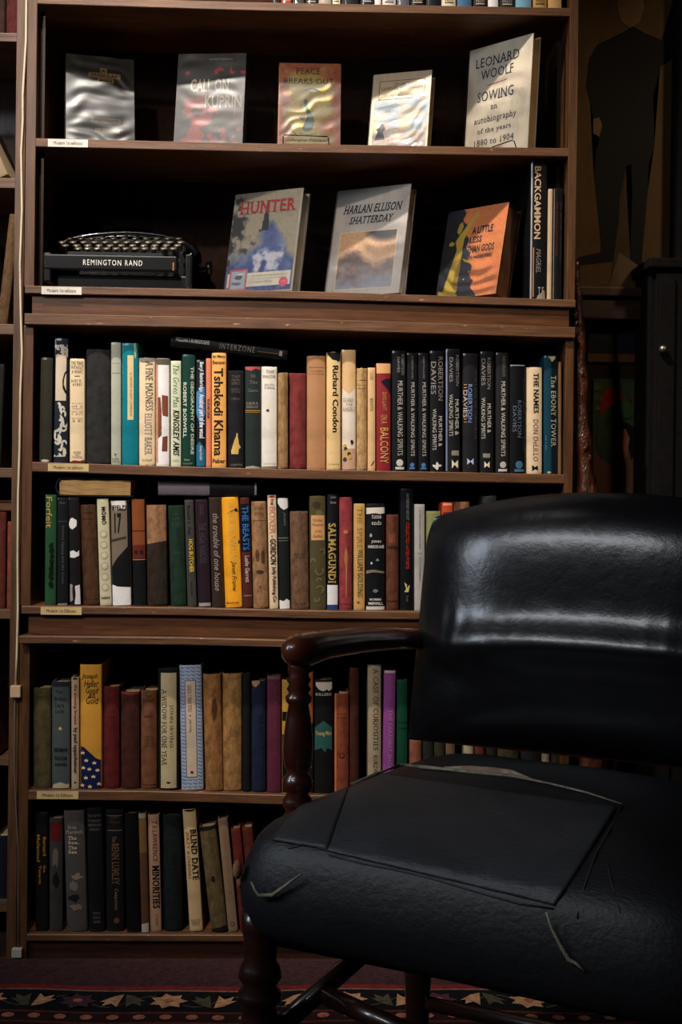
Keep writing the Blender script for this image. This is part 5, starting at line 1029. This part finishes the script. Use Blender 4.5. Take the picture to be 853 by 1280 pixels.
for s, dz in ringd:
    for k in range(seg):
        x, y = sup(2*math.pi*k/seg, s); z = seat_z(x*min(1, 1/max(s,.001)) if s > 1 else x, y*min(1, 1/max(s,.001)) if s > 1 else y)
        if s > 1 or dz < 0: xe, ye = sup(2*math.pi*k/seg, 1.0); z = seat_z(xe, ye)+dz
        vs.append((x, y, z))
for i in range(len(ringd)-1):
    for k in range(seg): fs.append((i*seg+k, i*seg+(k+1) % seg, (i+1)*seg+(k+1) % seg, (i+1)*seg+k))
pyd('seat', vs, fs, mat('tape', (25,26,29)), ch, True)
# tape patch draped over the cushion and its lifted edges
def drape(name, C4, m, off=.0012, nx=60, ny=40, rough=.0003):
    A_, B_, C__, D_ = [Vector(c) for c in C4]; vs, fs = [], []; rr = random.Random(4)
    for j in range(ny+1):
        for i in range(nx+1):
            u, v = i/nx, j/ny; p = (A_*(1-u)+B_*u)*(1-v)+(D_*(1-u)+C__*u)*v
            q = seat_pt(p.x, p.y, off+rough*math.sin(u*37+v*9)*math.sin(v*31+u*11)); vs.append(q)
    for j in range(ny):
        for i in range(nx): a = j*(nx+1)+i; fs.append((a, a+nx+1, a+nx+2, a+1))
    o = pyd(name, vs, fs, m, ch, True); md = o.modifiers.new('s', 'SOLIDIFY'); md.thickness = .0006; md.offset = 1; return o
drape('tape_patch', [(444,962,0),(772,1010,0),(694,1134,0),(396,1062,0)], TP)
drape('tape_patch', [(396,985,0),(444,962,0),(410,1064,0),(338,1052,0)], mat('tape', (48,50,54)), .0020, 12, 20)
def crease(name, P, r, m, off=.002): return tube(name, [seat_pt(a, b_, off) for a, b_ in P], r, m, ch, 6, True, .5, 3)
crease('torn_edge', [(441,957.5),(470,957.5),(500,959),(530,962),(560,964.5),(600,969),(640,973),(690,983),(735,994),(778,1008)], [.003,.0028,.0026,.003,.0022,.0024,.002,.0014,.0012,.001], PALE, .003)
crease('torn_edge', [(556,963),(585,965),(612,967),(640,970),(664,976)], [.002,.005,.006,.005,.001], mat('worn', (176,150,128)), .003)
for P, r in (([(411,1070),(450,1080),(490,1088),(540,1100),(600,1118),(650,1131),(692,1138)], .0018),([(520,1000),(560,1005),(590,1010),(640,1021),(690,1029)], .0012),([(778,1008),(762,1040),(745,1070),(731,1110),(722,1150)], .0018),([(760,1080),(765,1105),(776,1143)], .0012),([(360,1062),(388,1055),(440,1052)], .001),([(455,1010),(500,1020),(560,1024),(620,1032)],.001)):
    crease('crease', P, r*.6, TP, .0012)
for P in ([(683,1140),(690,1160),(700,1180),(711,1199),(720,1204),(731,1214)],[(314,1102),(319,1112),(323,1119),(341,1119),(356,1108),(377,1092)]):
    g = [Vector((p.x, p.y, p.z)) for p in [seat_pt(a, b_, .003) for a, b_ in P]]
    pts = []
    for i, (a, b_) in enumerate(P):   # the tear runs down the front face
        d = ray(a, b_); t = 0; n_ = Matrix.Rotation(CA, 3, 'Z') @ Vector((0,-1,0)); pl = CO + (Matrix.Rotation(CA, 3, 'Z') @ Vector((0,-SB*1.018-.002,0)))
        tt = (pl-CAM).dot(n_)/d.dot(n_); q = loc(CAM+d*tt); pts.append(q)
    tube('torn_seam', pts, [.001,.0018,.0022,.0026,.002,.001], PALE, ch, 6)
# worn corners
fl_ = loc(invy(302, 1062, -.93)); 
for (x, y, z, s) in ((-.281,-.262,.418,.010),(-.284,-.250,.402,.008),(.272,-.262,.405,.008)):
    bm = bmesh.new(); bmesh.ops.create_icosphere(bm, subdivisions=2, radius=s)
    for v in bm.verts: v.co = Vector((v.co.x*.6, v.co.y*.6, v.co.z*1.2))+Vector((x,y,z))
    from_bm('worn_corner', bm, mat('worn', (170,120,92)), ch, True)
# backrest
def back_pt(s, t):
    e = max(0, (t-.80)/.20)
    Wd_ = .290-.014*t-.012*e**3
    H = .385-.040*abs(s)**2.2
    x = s*Wd_; z = .497+t*H
    rim = max(abs(s)**5, abs(2*t-1)**9)
    y = .238+.036*t-.052*(1-abs(s)**4.2)*(1-abs(2*t-1)**6)
    y -= .017*math.exp(-((t-.43)/.075)**2)*(1-abs(s)**4)
    y += .0007*math.sin(s*38+math.sin(s*17)*2)*math.exp(-((t-.50)/.09)**2)
    return (x, y, z)
ns, nt_ = 90, 70; vs, fs = [], []
for j in range(nt_+1):
    t = j/nt_; t = .5-.5*math.cos(math.pi*t)*.985 if 0 < j < nt_ else t
    for i in range(ns+1):
        s = -math.cos(math.pi*i/ns); s = math.copysign(abs(s)**.85, s); vs.append(back_pt(s, t))
for j in range(nt_):
    for i in range(ns): a = j*(ns+1)+i; fs.append((a, a+1, a+ns+2, a+ns+1))
k0 = len(vs)
for j in range(nt_+1):
    for i in range(ns+1):
        p = vs[j*(ns+1)+i]; rimf = min(1, 8*min(i/ns, 1-i/ns, j/nt_, 1-j/nt_)); vs.append((p[0]*.985, .275+.036*((p[2]-.495)/.385)+.02*rimf, .497+(p[2]-.497)*.985))
for j in range(nt_):
    for i in range(ns): a = k0+j*(ns+1)+i; fs.append((a, a+ns+1, a+ns+2, a+1))
def bridge(idx):
    for a, b_ in zip(idx, idx[1:]): fs.append((a, b_, b_+k0, a+k0))
bd = [i for i in range(ns+1)] + [j*(ns+1)+ns for j in range(1, nt_+1)] + [nt_*(ns+1)+i for i in range(ns-1, -1, -1)] + [j*(ns+1) for j in range(nt_-1, -1, -1)]
bridge(bd[::-1])
pyd('backrest', vs, fs, LE, ch, True)
# arms, posts, legs, stretchers
zA = .662
for sx in (-1, 1):
    ar = [(-.300,-.112,zA-.004),(-.300,-.104,zA),(-.300,-.092,zA+.001),(-.300,-.07,zA+.002),(-.298,-.02,zA+.004),(-.294,.08,zA+.002),(-.288,.17,zA-.003),(-.282,.25,zA-.010)]
    rr = [.008,.018,.0225,.023,.020,.018,.017,.016]
    o = tube('arm', [(sx*-x, y, z) for x, y, z in ar], rr, mat('turned', (96,44,24)), ch, 18)
    prof = [(.020,.36),(.021,.44),(.015,.45),(.020,.458),(.020,.466),(.014,.474),(.0195,.480),(.0205,.488),(.0185,.496),(.013,.501),(.0185,.512),(.0203,.53),(.0195,.55),(.0165,.575),(.0135,.592),(.0175,.597),(.0175,.603),(.013,.607),(.0165,.613),(.0130,.619),(.0165,.625),(.013,.631),(.0150,.64),(.0145,.655)]
    lathe('arm_post', [(r*1.0, z) for r, z in prof], TW, ch, 22, (sx*.300, -.086, 0))
boxo('seat_frame', -.262, .262, -.240, .245, .325, .366, mat('wood', (44,24,16)), ch, .004)
for sx in (-1, 1):
    for sy in (-1, 1):
        prof = [(.012,0),(.014,.02),(.017,.06),(.020,.12),(.0235,.18),(.0245,.215),(.022,.238),(.020,.250),(.0265,.258),(.0265,.266),(.0195,.274),(.0270,.286),(.0240,.298),(.0195,.306),(.0215,.318),(.0200,.330),(.0235,.345),(.0235,.366)]
        lathe('leg', prof, mat('turned', (50,24,16)), ch, 22, (sx*.262, -.238 if sy < 0 else .225, 0))
for A_, B_ in (((-.050,-.878,.200),(.185,-.715,.345)), ((.035,-.815,.248),(.140,-.950,.250))):
    a_, b_ = loc(A_), loc(B_); tube('brace', [a_, b_], .0125, mat('turned', (50,24,16)), ch, 8)
for sy in (-.238, .225): tube('stretcher', [(-.262,sy,.10),(.262,sy,.10)], .011, mat('turned', (50,24,16)), ch, 12)
